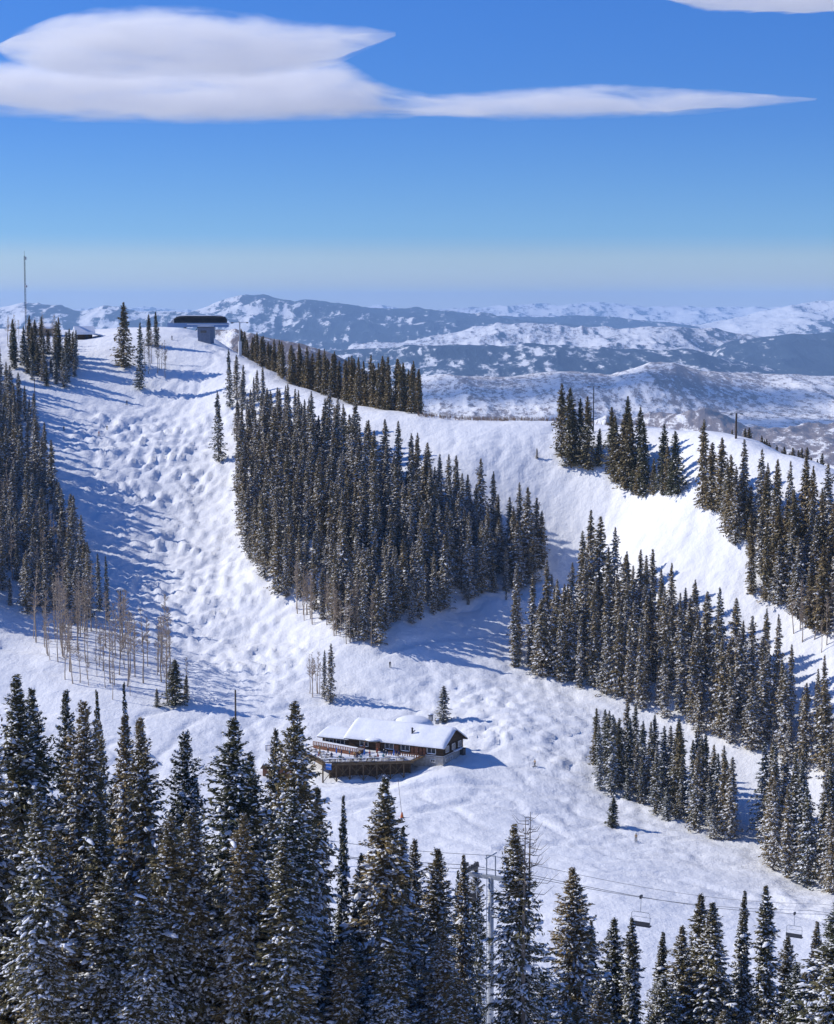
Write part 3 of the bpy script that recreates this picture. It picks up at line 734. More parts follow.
# the rest of the woods as one mass
nV = []; nQ = []; nM = []; off = 0
def bulk(V, Qd, mi, x, y, z, rz, sw, sh):
    global off
    c, s = math.cos(rz), math.sin(rz)
    X = (V[:, 0] * c - V[:, 1] * s) * sw + x; Y = (V[:, 0] * s + V[:, 1] * c) * sw + y; Z = V[:, 2] * sh + z
    nV.append(np.stack([X, Y, Z], -1)); nQ.append(Qd + off); nM.append(np.full(len(Qd), mi)); off += len(V)
for c in rest:
    _, k, x, y, Hh_, ws, nm = c; z = float(ground(x, y)) - .15; rz = random.uniform(0, 6.28)
    bulk(k.V, k.Q, 0, x, y, z, rz, ws, Hh_ / k.H); bulk(k.SV, k.SQ, 1, x, y, z, rz, ws, Hh_ / k.H)
    tf = np.array([f for f in k.tF if len(f) == 4]); bulk(k.tV, tf, 2, x, y, z, rz, ws, Hh_ / k.H)
if rest:
    me = np_mesh('spruce_wood', np.concatenate(nV), np.concatenate(nQ), [M['needle'], M['snow'], M['bark']], np.concatenate(nM))
    tag(link('spruce_forest', me), 'dense mass of snow dusted spruces filling the woods on the slopes', 'forest', None, 'stuff')

# ------------------------------------------------------------------ bare aspens
def aspen_kind(seed, H):
    r = random.Random(seed); tb = MB(); k = 7; p = [(0, 0, -.6)]
    for i in range(1, k + 1): p.append((p[-1][0] + r.gauss(0, .11), p[-1][1] + r.gauss(0, .11), H * i / k))
    tb.tube(p, [.13 * (1 - i / (k + .6)) + .012 for i in range(k + 1)], M['aspen'], 5)
    bb = MB()
    for i in range(44):
        z = H * r.uniform(.38, .98); j = min(k - 1, int(z / H * k)); f = z / H * k - j
        a = Vector(p[j]).lerp(Vector(p[j + 1]), f) if j > 0 else Vector((0, 0, z)); a.z = z
        an = r.uniform(0, 6.28); Lb = (1 - z / H * .75) * r.uniform(.7, 2.6)
        d = Vector((math.cos(an), math.sin(an), r.uniform(.3, 1.3))).normalized()
        e = a + d * Lb; bb.tube([a, a + d * Lb * .5 + Vector((0, 0, -.05)), e], [.055, .04, .018], M['aspen'], 3)
        for _ in range(5):
            s = a.lerp(e, r.uniform(.35, .95)); d2 = (d + Vector((r.gauss(0, .5), r.gauss(0, .5), r.gauss(0, .3)))).normalized()
            bb.tube([s, s + d2 * Lb * .42], [.034, .016], M['aspen'], 3)
    return tb.mesh('aspen_trunk', True), bb.mesh('aspen_branches')
ASP = [aspen_kind(i, 12) for i in range(4)]
def put_aspen(x, y, H, label, group=None):
    t = empty('aspen_tree', (x, y, float(ground(x, y))), random.uniform(0, 6.28), (max(.5, H / 13),) * 2 + (H / 12,))
    a = random.choice(ASP); link('trunk', a[0], t); link('crown', a[1], t); t.rotation_euler[0] = random.gauss(0, .03)
    return tag(t, label, 'tree', group)
def grove(poly, n, hr, label, group, seed):
    gp = ground_poly(poly); r = random.Random(seed); c = 0
    for _ in range(4000):
        x = r.uniform(min(p[0] for p in gp), max(p[0] for p in gp)); y = r.uniform(min(p[1] for p in gp), max(p[1] for p in gp))
        if in_poly(x, y, gp):
            put_aspen(x, y, r.uniform(*hr), label, group); c += 1
            if c >= n: break
grove([(30,640),(64,622),(110,634),(160,662),(194,690),(182,706),(120,704),(60,692)], 84, (8, 22), 'bare leafless aspen in the grove at the foot of the mogul run', 'bare aspens at the foot of the mogul run', 1)
grove([(288,606),(310,628),(345,646),(384,650),(392,640),(340,622),(300,600)], 40, (10, 17), 'bare tan aspen at the lower left edge of the central wood', 'bare aspens below the central wood', 2)
grove([(308,700),(326,702),(326,695),(310,692)], 7, (9, 13), 'bare aspen in the small clump behind the lodge', 'bare aspens behind the lodge', 3)
grove([(144,376),(168,380),(166,366),(146,362)], 9, (10, 14), 'bare aspen below the close spruce pair near the summit', 'bare aspens near the summit', 4)
grove([(0,345),(60,350),(50,338),(0,338)], 14, (9, 13), 'bare aspen among the summit huts around the mast', 'bare aspens around the mast', 5)
grove([(790,640),(834,660),(850,640),(800,625)], 12, (10, 16), 'bare aspen at the lower right corner of the upper right wood', 'bare aspens beside the right run', 6)
grove([(232,430),(248,440),(250,470),(236,465)], 7, (9, 13), 'bare thin aspen at the upper left edge of the central wood', 'bare aspens at the rim of the mogul run', 7)
grove([(250,452),(300,455),(330,470),(260,500)], 14, (13, 19), 'bare aspen standing inside the upper part of the central wood', 'bare aspens inside the central wood', 11)
grove([(0,520),(60,540),(70,600),(0,600)], 14, (13, 20), 'bare pale aspen standing inside the left wood', 'bare aspens inside the left wood', 12)
grove([(570,655),(590,650),(575,640),(560,640)], 5, (9, 12), 'bare aspen behind the left tip of the big right wood', 'bare aspens by the big right wood', 8)
# ------------------------------------------------------------------ lodge
lodge = empty('mountain_lodge', (LC[0], LC[1], LC[2]), LROT)
tag(lodge, 'dark log ski lodge with a thick snow roof and a stone base', 'lodge')
L0 = -27.0; D0 = 11.5; EH = 4.9; RH = 8.0
b = MB(); b.box((L0 / 2, D0 / 2, 0.55), (-L0, D0, 2.9), M['stone']); b.build('stone_base', lodge)
b = MB()
b.extrude_x([(0.003, 2.0), (D0 - .003, 2.0), (D0 - .003, EH), (D0 / 2, RH - .15), (0.003, EH)], L0 + .003, -.003, M['log'])
for i in range(9):      # log courses standing proud on the front and the gable
    z = 2.2 + i * .32
    b.tube([(L0, -.03, z), (.12, -.03, z)], .10, M['log'], 6); b.tube([(.03, -.12, z), (.03, D0 + .12, z)], .10, M['log'], 6)
b.build('log_wall', lodge)
def roof(name, x0, x1, y0, y1, ze, zr, parent, th=.25, ov=1.1, snow=.65, ridge=None):
    ym = (y0 + y1) / 2; sl = (zr - ze) / (ym - y0); e = ov
    b = MB(); pr = [(y0 - e, ze - sl * e), (ym, zr), (y1 + e, ze - sl * e), (y1 + e, ze - sl * e + th), (ym, zr + th), (y0 - e, ze - sl * e + th)]
    b.extrude_x(pr, x0 - .9, x1 + .9, M['log']); r = b.build(name, parent)
    # snow cover: a smooth lumpy quilt following the roof
    n, m = 44, 22; V = []; 
    for j in range(m + 1):
        v = j / m; y = (y0 - e - .12) + (y1 - y0 + 2 * e + .24) * v
        for i in range(n + 1):
            u = i / n; x = x0 - 1.0 + (x1 - x0 + 2.0) * u
            zz = zr - sl * math.sqrt((y - ym) ** 2 + .5) + th + .15
            k = min(1, min(u, 1 - u) * (x1 - x0) / .7) ** .5 * min(1, min(v, 1 - v) * 14 / .7) ** .5
            V.append((x, y, zz + .02 + snow * k * (0.8 + .35 * float(vn(x / 2.5, y / 2.0, 3)))))
    nb_ = len(V)
    for j in range(m + 1):
        for i in range(n + 1):
            x, y, _ = V[j * (n + 1) + i]; V.append((x, y, zr - sl * abs(y - ym) + th + .004 if True else 0))
    ff = []
    for j in range(m):
        for i in range(n):
            a = j * (n + 1) + i; ff.append((a, a + 1, a + n + 2, a + n + 1)); c = a + nb_; ff.append((c, c + n + 1, c + n + 2, c + 1))
    for j in range(m):
        for i in (0, n):
            a = j * (n + 1) + i; c = a + n + 1; ff.append((a, c, c + nb_, a + nb_) if i == 0 else (a, a + nb_, c + nb_, c))
    for i in range(n):
        for j in (0, m):
            a = j * (n + 1) + i; c = a + 1; ff.append((a, a + nb_, c + nb_, c) if j == 0 else (a, c, c + nb_, a + nb_))
    s = MB(); s.add(V, ff, M['snow']); s.build('roof_snow', r, True)
    return r
r1 = roof('roof', L0, 0, 0, D0, EH, RH, lodge)
# lower left wing
b = MB(); b.box((-31.2, 5.0, 1.55), (8.4, 8.0, 4.9), M['log']); b.build('wing_wall', lodge)
roof('wing_roof', -35.4, -27.9, 1.0, 9.0, 4.0, 5.0, lodge, ov=1.2, snow=.6)
# rear cross gable
b = MB(); b.box((-14, 12.5, 2.6), (7, 6, 5.2), M['log']); b.build('rear_wall', lodge)
s = MB(); s.blob((-14, 11.2, 7.3), (5.2, 4.6, 2.0), M['snow'], 3, 20, 10, .05); s.build('rear_roof_snow', lodge, True)
def chimney(x, y, z, w, h, nm='chimney', cap=True):
    b = MB(); b.box((x, y, z + h / 2), (w, w, h), M['stone']); b.box((x, y, z + h + .06), (w + .25, w + .25, .12), M['darkmetal'])
    o = b.build(nm, lodge); s = MB(); s.blob((x, y, z + h + .25), (w * .6, w * .6, .28), M['snow'], 7, 10, 6, .08); s.build('chimney_snow', o, True)
chimney(-10.0, 13.2, 8.0, .9, 1.5); chimney(-8.0, 13.0, 7.4, .8, .9)
b = MB(); b.tube([(-9.7, 2.0, 6.2), (-9.7, 2.0, 8.2)], .22, M['darkmetal'], 10); b.tube([(-9.7, 2.0, 8.15), (-9.7, 2.0, 8.4)], [.33, .2], M['darkmetal'], 10)
b.tube([(-9.5, 2, 7.3), (-8.9, 2, 7.7)], .14, M['darkmetal'], 8); b.build('vent_pipe', lodge)
def window(x, y, z, w, h, face, parent=lodge, lights=2, sill=True):
    """face 'f' = front wall (normal -y), 'g' = gable (normal +x)"""
    def pt(a, d, c): return (x + a, y - d, z + c) if face == 'f' else (x + d, y + a, z + c)
    def sz(a, d, c): return (a, d, c) if face == 'f' else (d, a, c)
    b = MB(); t = .12
    for a, c, ww, hh in ((0, h / 2, w + t, t), (0, -h / 2, w + t, t), (-w / 2, 0, t, h - t), (w / 2, 0, t, h - t)):
        b.box(pt(a, .10, c), sz(ww, .16, hh), M['white'])
    for k in range(1, lights): b.box(pt(-w / 2 + w * k / lights, .10, 0), sz(.09, .10, h - t), M['white'])
    fr = b.build('window', parent)
    g = MB(); g.box(pt(0, .055, 0), sz(w - t, .03, h - t), M['glass']); g.build('pane', fr)
    if sill:
        s = MB(); s.blob(pt(0, .22, -h / 2 - .02), sz(w * .55, .2, .13), M['snow'], 5, 10, 6, .08); s.build('sill_snow', fr, True)
for x in (-3.2, -10.6, -15.2, -22.5): window(x, -.05, 3.55, 2.4, 1.5, 'f', lights=2)
for x in (-30.0, -33.3): window(x, .95, 2.95, 2.4, 1.3, 'f', lights=2)
for y in (2.2, 5.8, 9.4): window(.05, y, 3.75, 1.6, 1.5, 'g', lights=2, sill=False)
window(-2.8, .0, .95, 1.2, .7, 'f', sill=False); 
for y in (2.0, 4.6): window(0.0, y, 1.1, 1.1, .8, 'g', sill=False)
b = MB(); b.box((.06, 5.75, 2.25), (.14, D0 + .3, .16), M['white']); b.box((-2.6, -.12, 2.25), (5.2, .16, .16), M['white']); b.build('trim_board', lodge)
b = MB(); b.box((.55, 10.4, 1.2), (1.0, 1.4, 2.3), M['darkmetal']); b.box((.6, 10.4, 2.42), (1.2, 1.6, .12), M['log']); b.build('side_porch', lodge)
s = MB(); s.box((.35, 8.2, 2.55), (.6, 4.6, .35), M['snow']); s.build('ledge_snow', lodge)
for x in (-7.4, -18.4):
    b = MB(); b.box((x, -.17, 3.0), (1.05, .12, 2.1), M['redwood']); d = b.build('door', lodge)
    h_ = MB(); h_.box((x + .38, -.26, 2.95), (.05, .08, .22), M['metal']); h_.build('handle', d)
b = MB()
for x in (-5.2, -6.2, -8.6, -12.9, -13.6): b.box((x, -.16, 3.0), (.75, .10, 1.9), M['redwood'])
b.build('shutter_panels', lodge)
# small entrance gable over the terrace
b = MB(); b.extrude_x([(-3.2, 4.6), (.2, 4.6), (.2, 4.9), (-3.2, 4.75)], -21.0, -17.2, M['log'])
for x in (-20.8, -17.4): b.tube([(x, -3.0, 2.0), (x, -3.0, 4.65)], .12, M['redwood'], 8)
b.build('porch_roof', lodge)
s = MB(); s.blob((-19.1, -1.4, 5.0), (2.1, 1.8, .45), M['snow'], 8, 14, 7, .06); s.build('porch_snow', lodge, True)
# terrace
FZ = 1.95
DP = [(-5.0, -.3), (-5.0, -6.2), (-7.0, -8.0), (-24.0, -19.0), (-37.0, -9.0), (-35.6, .8), (-27.2, .8), (-27.2, -.3)]
b = MB(); b.prism(DP, FZ - .18, FZ, M['deckwood']); dkf = b.build('terrace_floor', lodge)
cxp = sum(p[0] for p in DP) / len(DP); cyp = sum(p[1] for p in DP) / len(DP)
s = MB(); s.prism([(cxp + (x - cxp) * .93, cyp + (y - cyp) * .9) for x, y in DP], FZ + .004, FZ + .10, M['snow']); s.build('terrace_snow', dkf)
def lerp(a, c, t): return (a[0] + (c[0] - a[0]) * t, a[1] + (c[1] - a[1]) * t)
def gz(lx_, ly_):
    c, s_ = math.cos(LROT), math.sin(LROT)
    return float(ground(LC[0] + lx_ * c - ly_ * s_, LC[1] + lx_ * s_ + ly_ * c)) - LC[2]
b = MB(); b.tube([(0, 0, 0), (0, 0, .01)], .01, M['deckwood'], 3)
b = MB()
for A_, B_ in ((DP[1], DP[2]), (DP[2], DP[3]), (DP[3], DP[4])):
    a3 = (A_[0], A_[1]); ln = math.hypot(B_[0] - A_[0], B_[1] - A_[1]); an = math.atan2(B_[1] - A_[1], B_[0] - A_[0])
    b.box(((A_[0] + B_[0]) / 2, (A_[1] + B_[1]) / 2, FZ - .38), (ln, .16, .40), M['deckwood'], rz=an)
b.build('rim_beam', lodge)
def frange(A_, B_, step):
    n = max(1, int(math.hypot(B_[0] - A_[0], B_[1] - A_[1]) / step)); return [lerp(A_, B_, i / n) for i in range(n + 1)]
prev = None
for inset in (0, 3.5):
    prev = None
    for (x, y) in frange(DP[2], DP[3], 3.2):
        y += inset; g = gz(x, y) - .5
        if FZ - .5 - g < .8: prev = None; continue
        b = MB(); b.box((x, y, (g + FZ - .4) / 2), (.28, .28, FZ - .4 - g), M['deckwood']); b.build('support_post', lodge)
        if prev and inset == 0:
            b = MB(); b.tube([(prev[0], prev[1], prev[2] + .6), (x, y, FZ - .55)], .09, M['deckwood'], 5); b.tube([(x, y - .1, g + .6), (prev[0], prev[1] - .1, FZ - .55)], .09, M['deckwood'], 5)
            b.build('cross_brace', lodge)
        prev = (x, y, g)
b = MB()
gl = [frange(DP[2], DP[3], 2.0)]
for seg in gl:
    for a_, c_ in zip(seg[:-1], seg[1:]):
        za, zc = gz(a_[0], a_[1] + 3.6) - .4, gz(c_[0], c_[1] + 3.6) - .4
        b.add([(a_[0], a_[1] + 3.75, za), (c_[0], c_[1] + 3.75, zc), (c_[0], c_[1] + 3.75, FZ - .2), (a_[0], a_[1] + 3.75, FZ - .2), (a_[0], a_[1] + 3.9, za), (c_[0], c_[1] + 3.9, zc), (c_[0], c_[1] + 3.9, FZ - .2), (a_[0], a_[1] + 3.9, FZ - .2)], [(0, 1, 2, 3), (7, 6, 5, 4)], M['log'])
b.build('under_terrace_skirt', lodge)
def railing(A_, B_, z0, name, m, m2, h=1.05):
    seg = frange(A_, B_, 1.8); b = MB()
    for x, y in seg: b.box((x, y, z0 + h / 2), (.10, .10, h), m)
    for zz, t in ((h, .1), (h * .66, .06), (h * .36, .06)):
        b.tube([(A_[0], A_[1], z0 + zz), (B_[0], B_[1], z0 + zz)], t * .7, m if zz == h else m2, 4)
    o = b.build(name, lodge); s = MB(); n = len(seg)
    s.tube([(x, y, z0 + h + .10) for x, y in seg], [.04 + .07 * (i % 2) for i in range(n)], M['snow'], 6); s.build('rail_snow', o, True)
railing(DP[1], DP[2], FZ, 'railing', M['deckwood'], M['deckwood'])
railing(DP[2], DP[3], FZ, 'railing', M['deckwood'], M['deckwood'])
railing(DP[3], DP[4], FZ, 'railing', M['deckwood'], M['deckwood'])
# raised inner terrace with red boards
UP = [(-34.5, -5.4), (-20.5, -8.2), (-20.5, -3.4), (-34.8, .3)]
b = MB(); b.prism(UP, FZ + .1, FZ + .85, M['redwood']); ut = b.build('raised_terrace', lodge)
s = MB(); s.prism([(x * .99 - .3, y * .9 - .2) for x, y in UP], FZ + .855, FZ + .93, M['snow']); s.build('terrace_snow', ut)
b = MB()
for A_, B_ in ((UP[0], UP[1]), (UP[1], UP[2])):
    for x, y in frange(A_, B_, .55): b.box((x, y, FZ + 1.35), (.30, .06, .95), M['redwood'], rz=math.atan2(B_[1] - A_[1], B_[0] - A_[0]))
    b.tube([(A_[0], A_[1], FZ + 1.9), (B_[0], B_[1], FZ + 1.9)], .08, M['redwood'], 5)
b.build('red_railing', lodge)
b = MB(); rl2 = [(-13.5, -3.6), (-5.2, -3.2)]
for x, y in frange(*rl2, .6): b.box((x, y, FZ + .5), (.32, .06, .9), M['redwood'])
b.tube([(-13.5, -3.6, FZ + 1.02), (-5.2, -3.2, FZ + 1.02)], .08, M['redwood'], 5); b.build('red_railing', lodge)
def lw(x, y, z=0):
    c, s_ = math.cos(LROT), math.sin(LROT); return (LC[0] + x * c - y * s_, LC[1] + x * s_ + y * c, LC[2] + z)

# blue board hung on the terrace corner
p = lw(-22.6, -18.6, FZ - .8); b = MB(); b.box((0, 0, .0), (1.6, .12, 1.5), M['blue']); b.box((0, -.08, .0), (1.3, .05, .12), M['white']); b.box((0, .02, .82), (1.8, .2, .14), M['snow'])
o = b.build('blue_board'); o.location = p; o.rotation_euler = (0, 0, LROT); tag(o, 'bright blue board hanging at the left corner of the lodge terrace', 'board')
# brown shed left of the terrace
sh = hit(282, 776); t = empty('low_shed', tuple(sh), R_(-8)); tag(t, 'reddish brown low shed with a snowy top partly behind the tall sunlit spruce', 'shed')
b = MB(); b.box((0, 0, 1.0), (9, 4.5, 3.2), M['redwood']); b.build('wall', t)
b = MB(); b.box((0, -.2, 2.75), (9.8, 5.6, .2), M['log'], rx=.12); rf = b.build('roof', t)
s = MB(); s.box((0, .9, 3.15), (9.2, 3.6, .45), M['snow'], rx=.12); s.build('roof_snow', rf)
b = MB(); b.box((-1.5, -2.32, .9), (1.1, .1, 2.0), M['log']); b.build('door', t)
# timber frame of the ski racks left of the terrace
for i, (px_, lab) in enumerate(((272, 'snowy wooden ski rack farthest left of the lodge terrace'), (283, 'snowy wooden ski rack nearest the left end of the lodge terrace'))):
    h = hit(px_, 752); t = empty('ski_rack', tuple(h), R_(10)); tag(t, lab, 'ski rack', 'ski racks left of the lodge')
    b = MB()
    for x in (-1.6, 1.6):
        b.tube([(x, -.5, 0), (x, 0, 1.5)], .06, M['deckwood'], 5); b.tube([(x, .5, 0), (x, 0, 1.5)], .06, M['deckwood'], 5)
    b.build('frame', t); b = MB(); b.tube([(-1.8, 0, 1.5), (1.8, 0, 1.5)], .07, M['deckwood'], 5); b.tube([(-1.7, -.3, .6), (1.7, -.3, .6)], .05, M['deckwood'], 5); b.build('rail', t)
    b = MB()
    for k in range(9):
        x = -1.5 + k * .36
        b.box((x, -.28, .85), (.09, .03, 1.7), (M['blue'], M['darkmetal'], M['orange'])[k % 3], rx=-.15)
    b.build('skis', t)

# picnic tables on the terrace
def picnic():
    t = empty('picnic_table', (0, 0, 0)); b = MB(); b.box((0, 0, .74), (1.8, .75, .06), M['deckwood']); tp = b.build('tabletop', t)
    s = MB(); s.blob((0.05, 0, .83), (.72, .3, .12), M['snow'], 5, 10, 6, .08); s.build('snow_cap', tp, True)
    for y in (-.65, .65): b = MB(); b.box((0, y, .45), (1.8, .27, .05), M['deckwood']); b.build('bench', t)
    for x in (-.7, .7):
        b = MB(); b.box((x, 0, .42), (.08, 1.3, .08), M['deckwood']); b.box((x, -.35, .36), (.08, .08, .8), M['deckwood'], rx=-.35); b.box((x, .35, .36), (.08, .08, .8), M['deckwood'], rx=.35); b.build('leg', t)
    return t
tbl = None; r = random.Random(3)
spots = [(-8.5, -6.5), (-11.5, -8.3), (-15.2, -9.0), (-14.5, -12.0), (-18.0, -11.5), (-18.5, -14.5), (-22.0, -13.5), (-22.5, -16.8), (-26.0, -12.2), (-25.8, -15.2), (-29.0, -11.0), (-32.2, -9.2)]
for i, (x, y) in enumerate(spots):
    o = tbl = picnic() if tbl is None else copy_tree(tbl)
    o.location = lw(x, y, FZ + .1); o.rotation_euler = (0, 0, LROT + r.uniform(-.5, .5))
    tag(o, 'snow capped wooden picnic table on the lodge terrace', 'table', 'picnic tables on the lodge terrace')
# folded parasols
par = None
for i, (x, y, lab) in enumerate(((-10.0, -7.6, 'folded blue parasol at the right end of the lodge terrace'), (-17.0, -10.2, 'folded blue parasol in the middle of the lodge terrace'), (-24.0, -12.0, 'folded blue parasol at the left end of the lodge terrace'))):
    if par is None:
        t = empty('parasol', (0, 0, 0)); b = MB(); b.tube([(0, 0, 0), (0, 0, 2.6)], .035, M['white'], 6); b.build('pole', t)
        b = MB(); b.tube([(0, 0, 1.1), (0, 0, 1.5), (0, 0, 2.3), (0, 0, 2.65)], [.22, .18, .12, .03], M['blue'], 8); b.build('canopy', t, True)
        b = MB(); b.tube([(0, 0, 0), (0, 0, .08)], [.32, .3], M['darkmetal'], 10); b.build('base', t); par = o = t
    else: o = copy_tree(par)
    o.location = lw(x, y, FZ + .1); tag(o, lab, 'parasol', 'folded parasols on the lodge terrace')

# ------------------------------------------------------------------ people
def person_mesh(jacket, pants, seed, sit=False, skis=True):
    me = bpy.data.meshes.new('pb')
    J = [((0, 0, .98), .13), ((0, .01, 1.2), .14), ((0, .02, 1.40), .15), ((0, .03, 1.53), .06), ((0, .04, 1.62), .085), ((0, .05, 1.74), .08),
         ((.19, .02, 1.42), .075), ((.30, .10, 1.20), .06), ((.26, .34, 1.10), .045), ((.26, .40, 1.09), .045),
         ((-.19, .02, 1.42), .075), ((-.30, .10, 1.20), .06), ((-.26, .34, 1.10), .045), ((-.26, .40, 1.09), .045),
         ((.11, 0, .90), .105), ((.14, .12, .50), .08), ((.15, .02, .12), .065), ((.15, .16, .05), .06),
         ((-.11, 0, .90), .105), ((-.14, .10, .50), .08), ((-.15, -.02, .12), .065), ((-.15, .12, .05), .06)]
    E = [(0, 1), (1, 2), (2, 3), (3, 4), (4, 5), (2, 6), (6, 7), (7, 8), (8, 9), (2, 10), (10, 11), (11, 12), (12, 13), (0, 14), (14, 15), (15, 16), (16, 17), (0, 18), (18, 19), (19, 20), (20, 21)]
    me.from_pydata([j[0] for j in J], E, []); o = bpy.data.objects.new('pb', me); COL.objects.link(o)
    o.modifiers.new('s', 'SKIN'); o.modifiers.new('d', 'SUBSURF').levels = 1
    for i, j in enumerate(J): me.skin_vertices[0].data[i].radius = (j[1], j[1])
    me.skin_vertices[0].data[0].use_root = True
    dg = bpy.context.evaluated_depsgraph_get(); out = bpy.data.meshes.new_from_object(o.evaluated_get(dg)); bpy.data.objects.remove(o)
    out.materials.clear()
    for m in (jacket, pants, M['skin'], M['darkmetal']): out.materials.append(m)
    for p_ in out.polygons:
        z = p_.center.z; p_.use_smooth = True
        p_.material_index = 2 if z > 1.55 and p_.center.y > .05 else (0 if z > .95 else (3 if z < .2 else 1))
    return out
jk = [mat('jacket_' + n, c, .7) for n, c in (('navy', (.02, .03, .09)), ('black', (.015, .015, .018)), ('red', (.35, .03, .02)), ('tan', (.45, .28, .12)), ('teal', (.03, .2, .25)))]
pn = mat('ski_trousers', (.02, .02, .025), .7)
BODY = [person_mesh(j, pn, i) for i, j in enumerate(jk)]
def skier(p, rz, b_i, label, group=None, skis=True):
    t = empty('person', tuple(p), rz); link('body', BODY[b_i], t)
    s = MB(); s.blob((0, .04, 1.74), (.115, .135, .13), (M['darkmetal'], M['white'], M['orange'])[b_i % 3], b_i, 10, 7, .0); s.build('helmet', t, True)
    if skis:
        for x in (-.15, .15):
            s = MB(); s.tube([(x, -.75, .02), (x, .8, .02), (x, .95, .09)], .04, M['darkmetal'], 4); s.build('ski', t)
        for x in (-.30, .30): s = MB(); s.tube([(x, .40, 1.15), (x * 1.3, .25, .02)], .018, M['darkmetal'], 4); s.build('ski_pole', t)
    return tag(t, label, 'person', group)
for px_, py_, rz, bi, lab in ((390,668,3.4,1,'skier in dark clothes standing on the flat above the lodge'),
    (172,352-12,2.9,0,'skier in dark blue setting off beside the summit lift terminal'), (127,405,2.6,1,'skier in black high on the upper mogul run'),
    (107,430,3.5,1,'skier in black crossing the upper left moguls'), (99,436,2.7,2,'skier in a red jacket just below the skier crossing the moguls'),
    (64,431,3.3,1,'dark clothed skier at the left border of the mogul run'), (636,842,3.0,3,'skier in a tan jacket below the narrow tree island'),
    (535,768,2.2,3,'skier in tan crossing the slope right of the lodge')):
    h = hit(px_, py_); skier(h, rz, bi, lab)
r = random.Random(9)
for i, (x, y) in enumerate([(-9.8, -5.2), (-12.8, -6.4), (-16.6, -8.0), (-19.8, -10.4), (-21.0, -15.6), (-24.3, -14.0), (-27.6, -10.0), (-13.0, -10.4), (-30.8, -8.6), (-16.3, -13.3), (-10.8, -4.6), (-14.0, -5.4), (-16.0, -5.2), (-19.0, -8.9), (-21.6, -9.6), (-23.2, -10.8), (-20.4, -16.0), (-26.6, -16.4), (-28.0, -13.4), (-12.0, -9.6), (-17.6, -12.9)]):
    skier(lw(x, y, FZ + .1), r.uniform(0, 6.28), i % 5, 'person in ski clothes standing among the tables on the lodge terrace', 'people on the lodge terrace', False)

# ------------------------------------------------------------------ summit
def gp3(px_, py_): return tuple(hit(px_, py_))
# lift terminal
q = P(200, 323, 880); g0 = float(ground(q[0], q[1])); zt = q[2]
t = empty('lift_terminal', (q[0], q[1], g0), R_(4)); tag(t, 'long dark roofed chairlift terminal on the summit ridge', 'lift terminal')
zc = zt - g0
b = MB(); n = 12; pr = []
for i in range(n + 1):
    a = math.pi * i / n; pr.append((-math.cos(a) * 2.4, zc + .1 + math.sin(a) ** .6 * 2.9))
for xx0, xx1, s0, s1 in ((-11.8, -10.2, .50, .92), (-10.2, -8.6, .92, 1), (-8.6, 9.6, 1, 1), (9.6, 11.0, 1, .9), (11.0, 11.8, .9, .55)):
    lo = [(xx0, y * (.7 + .3 * s0), zc + .1 + (z - zc - .1) * s0) for y, z in pr]; hi = [(xx1, y * (.7 + .3 * s1), zc + .1 + (z - zc - .1) * s1) for y, z in pr]; m_ = len(pr)
    b.add(lo + hi, [(i, i + 1, m_ + i + 1, m_ + i) for i in range(m_ - 1)] + [tuple(range(m_)), tuple(reversed(range(m_, 2 * m_)))], M['termdark'])
for i in range(12): b.box((-10.4 + i * 1.9, 0, zc + 1.0), (.10, 5.0, 2.0), M['termdark'])
b.build('cover', t, False)
b = MB(); b.add([(-11.2, -2.4, zc - .3), (-13.2, -2.0, zc - .5), (-13.2, 2.0, zc - .5), (-11.2, 2.4, zc - .3), (-11.2, -2.2, zc + 2.1), (-12.6, -1.8, zc + .6), (-12.6, 1.8, zc + .6), (-11.2, 2.2, zc + 2.1)],
    [(0, 1, 2, 3), (4, 7, 6, 5), (0, 4, 5, 1), (1, 5, 6, 2), (2, 6, 7, 3), (0, 3, 7, 4)], M['metal']); b.build('end_cowl', t)
b = MB(); b.box((-.8, 0, zc - .85), (26.6, 4.6, 1.8), M['termblue']); b.box((3.4, -2.33, zc - .60), (18.0, .10, .5), M['white']); b.build('undercarriage', t)
for x in (-6.5, 6.0):
    b = MB(); b.box((x, 0, (zc - .9) / 2 - .5), (1.2, 1.4, zc - .9 + 1.0), M['stone']); b.build('support_leg', t)
b = MB(); b.box((-2.2, -1.0, zc * .3), (.25, .25, zc * .9), M['darkmetal'], ry=.5); b.build('brace', t)
s = MB(); s.blob((0, 0, zc + 3.2), (10.5, 1.2, .25), M['snow'], 4, 20, 6, .05); s.build('roof_snow', t, True)
# operator hut
h = gp3(206, 342); t = empty('operator_hut', h, R_(-14)); tag(t, 'small blue grey operator hut just below the summit lift terminal', 'hut')
b = MB(); b.box((0, 0, 2.6), (5.4, 4.6, 6.8), M['greyblue']); b.build('wall', t)
b = MB(); b.box((0, 0, 6.12), (6.0, 5.2, .22), M['darkmetal']); rf = b.build('roof', t); s = MB(); s.box((0, 0, 6.45), (5.6, 4.8, .42), M['snow']); s.build('roof_snow', rf)
b = MB(); b.box((-.2, -2.34, 4.2), (2.6, .08, 1.0), M['glass']); b.build('window', t)
b = MB(); b.box((-2.9, 0, 3.6), (.35, 3.6, 3.6), M['termblue']); b.build('side_panel', t)
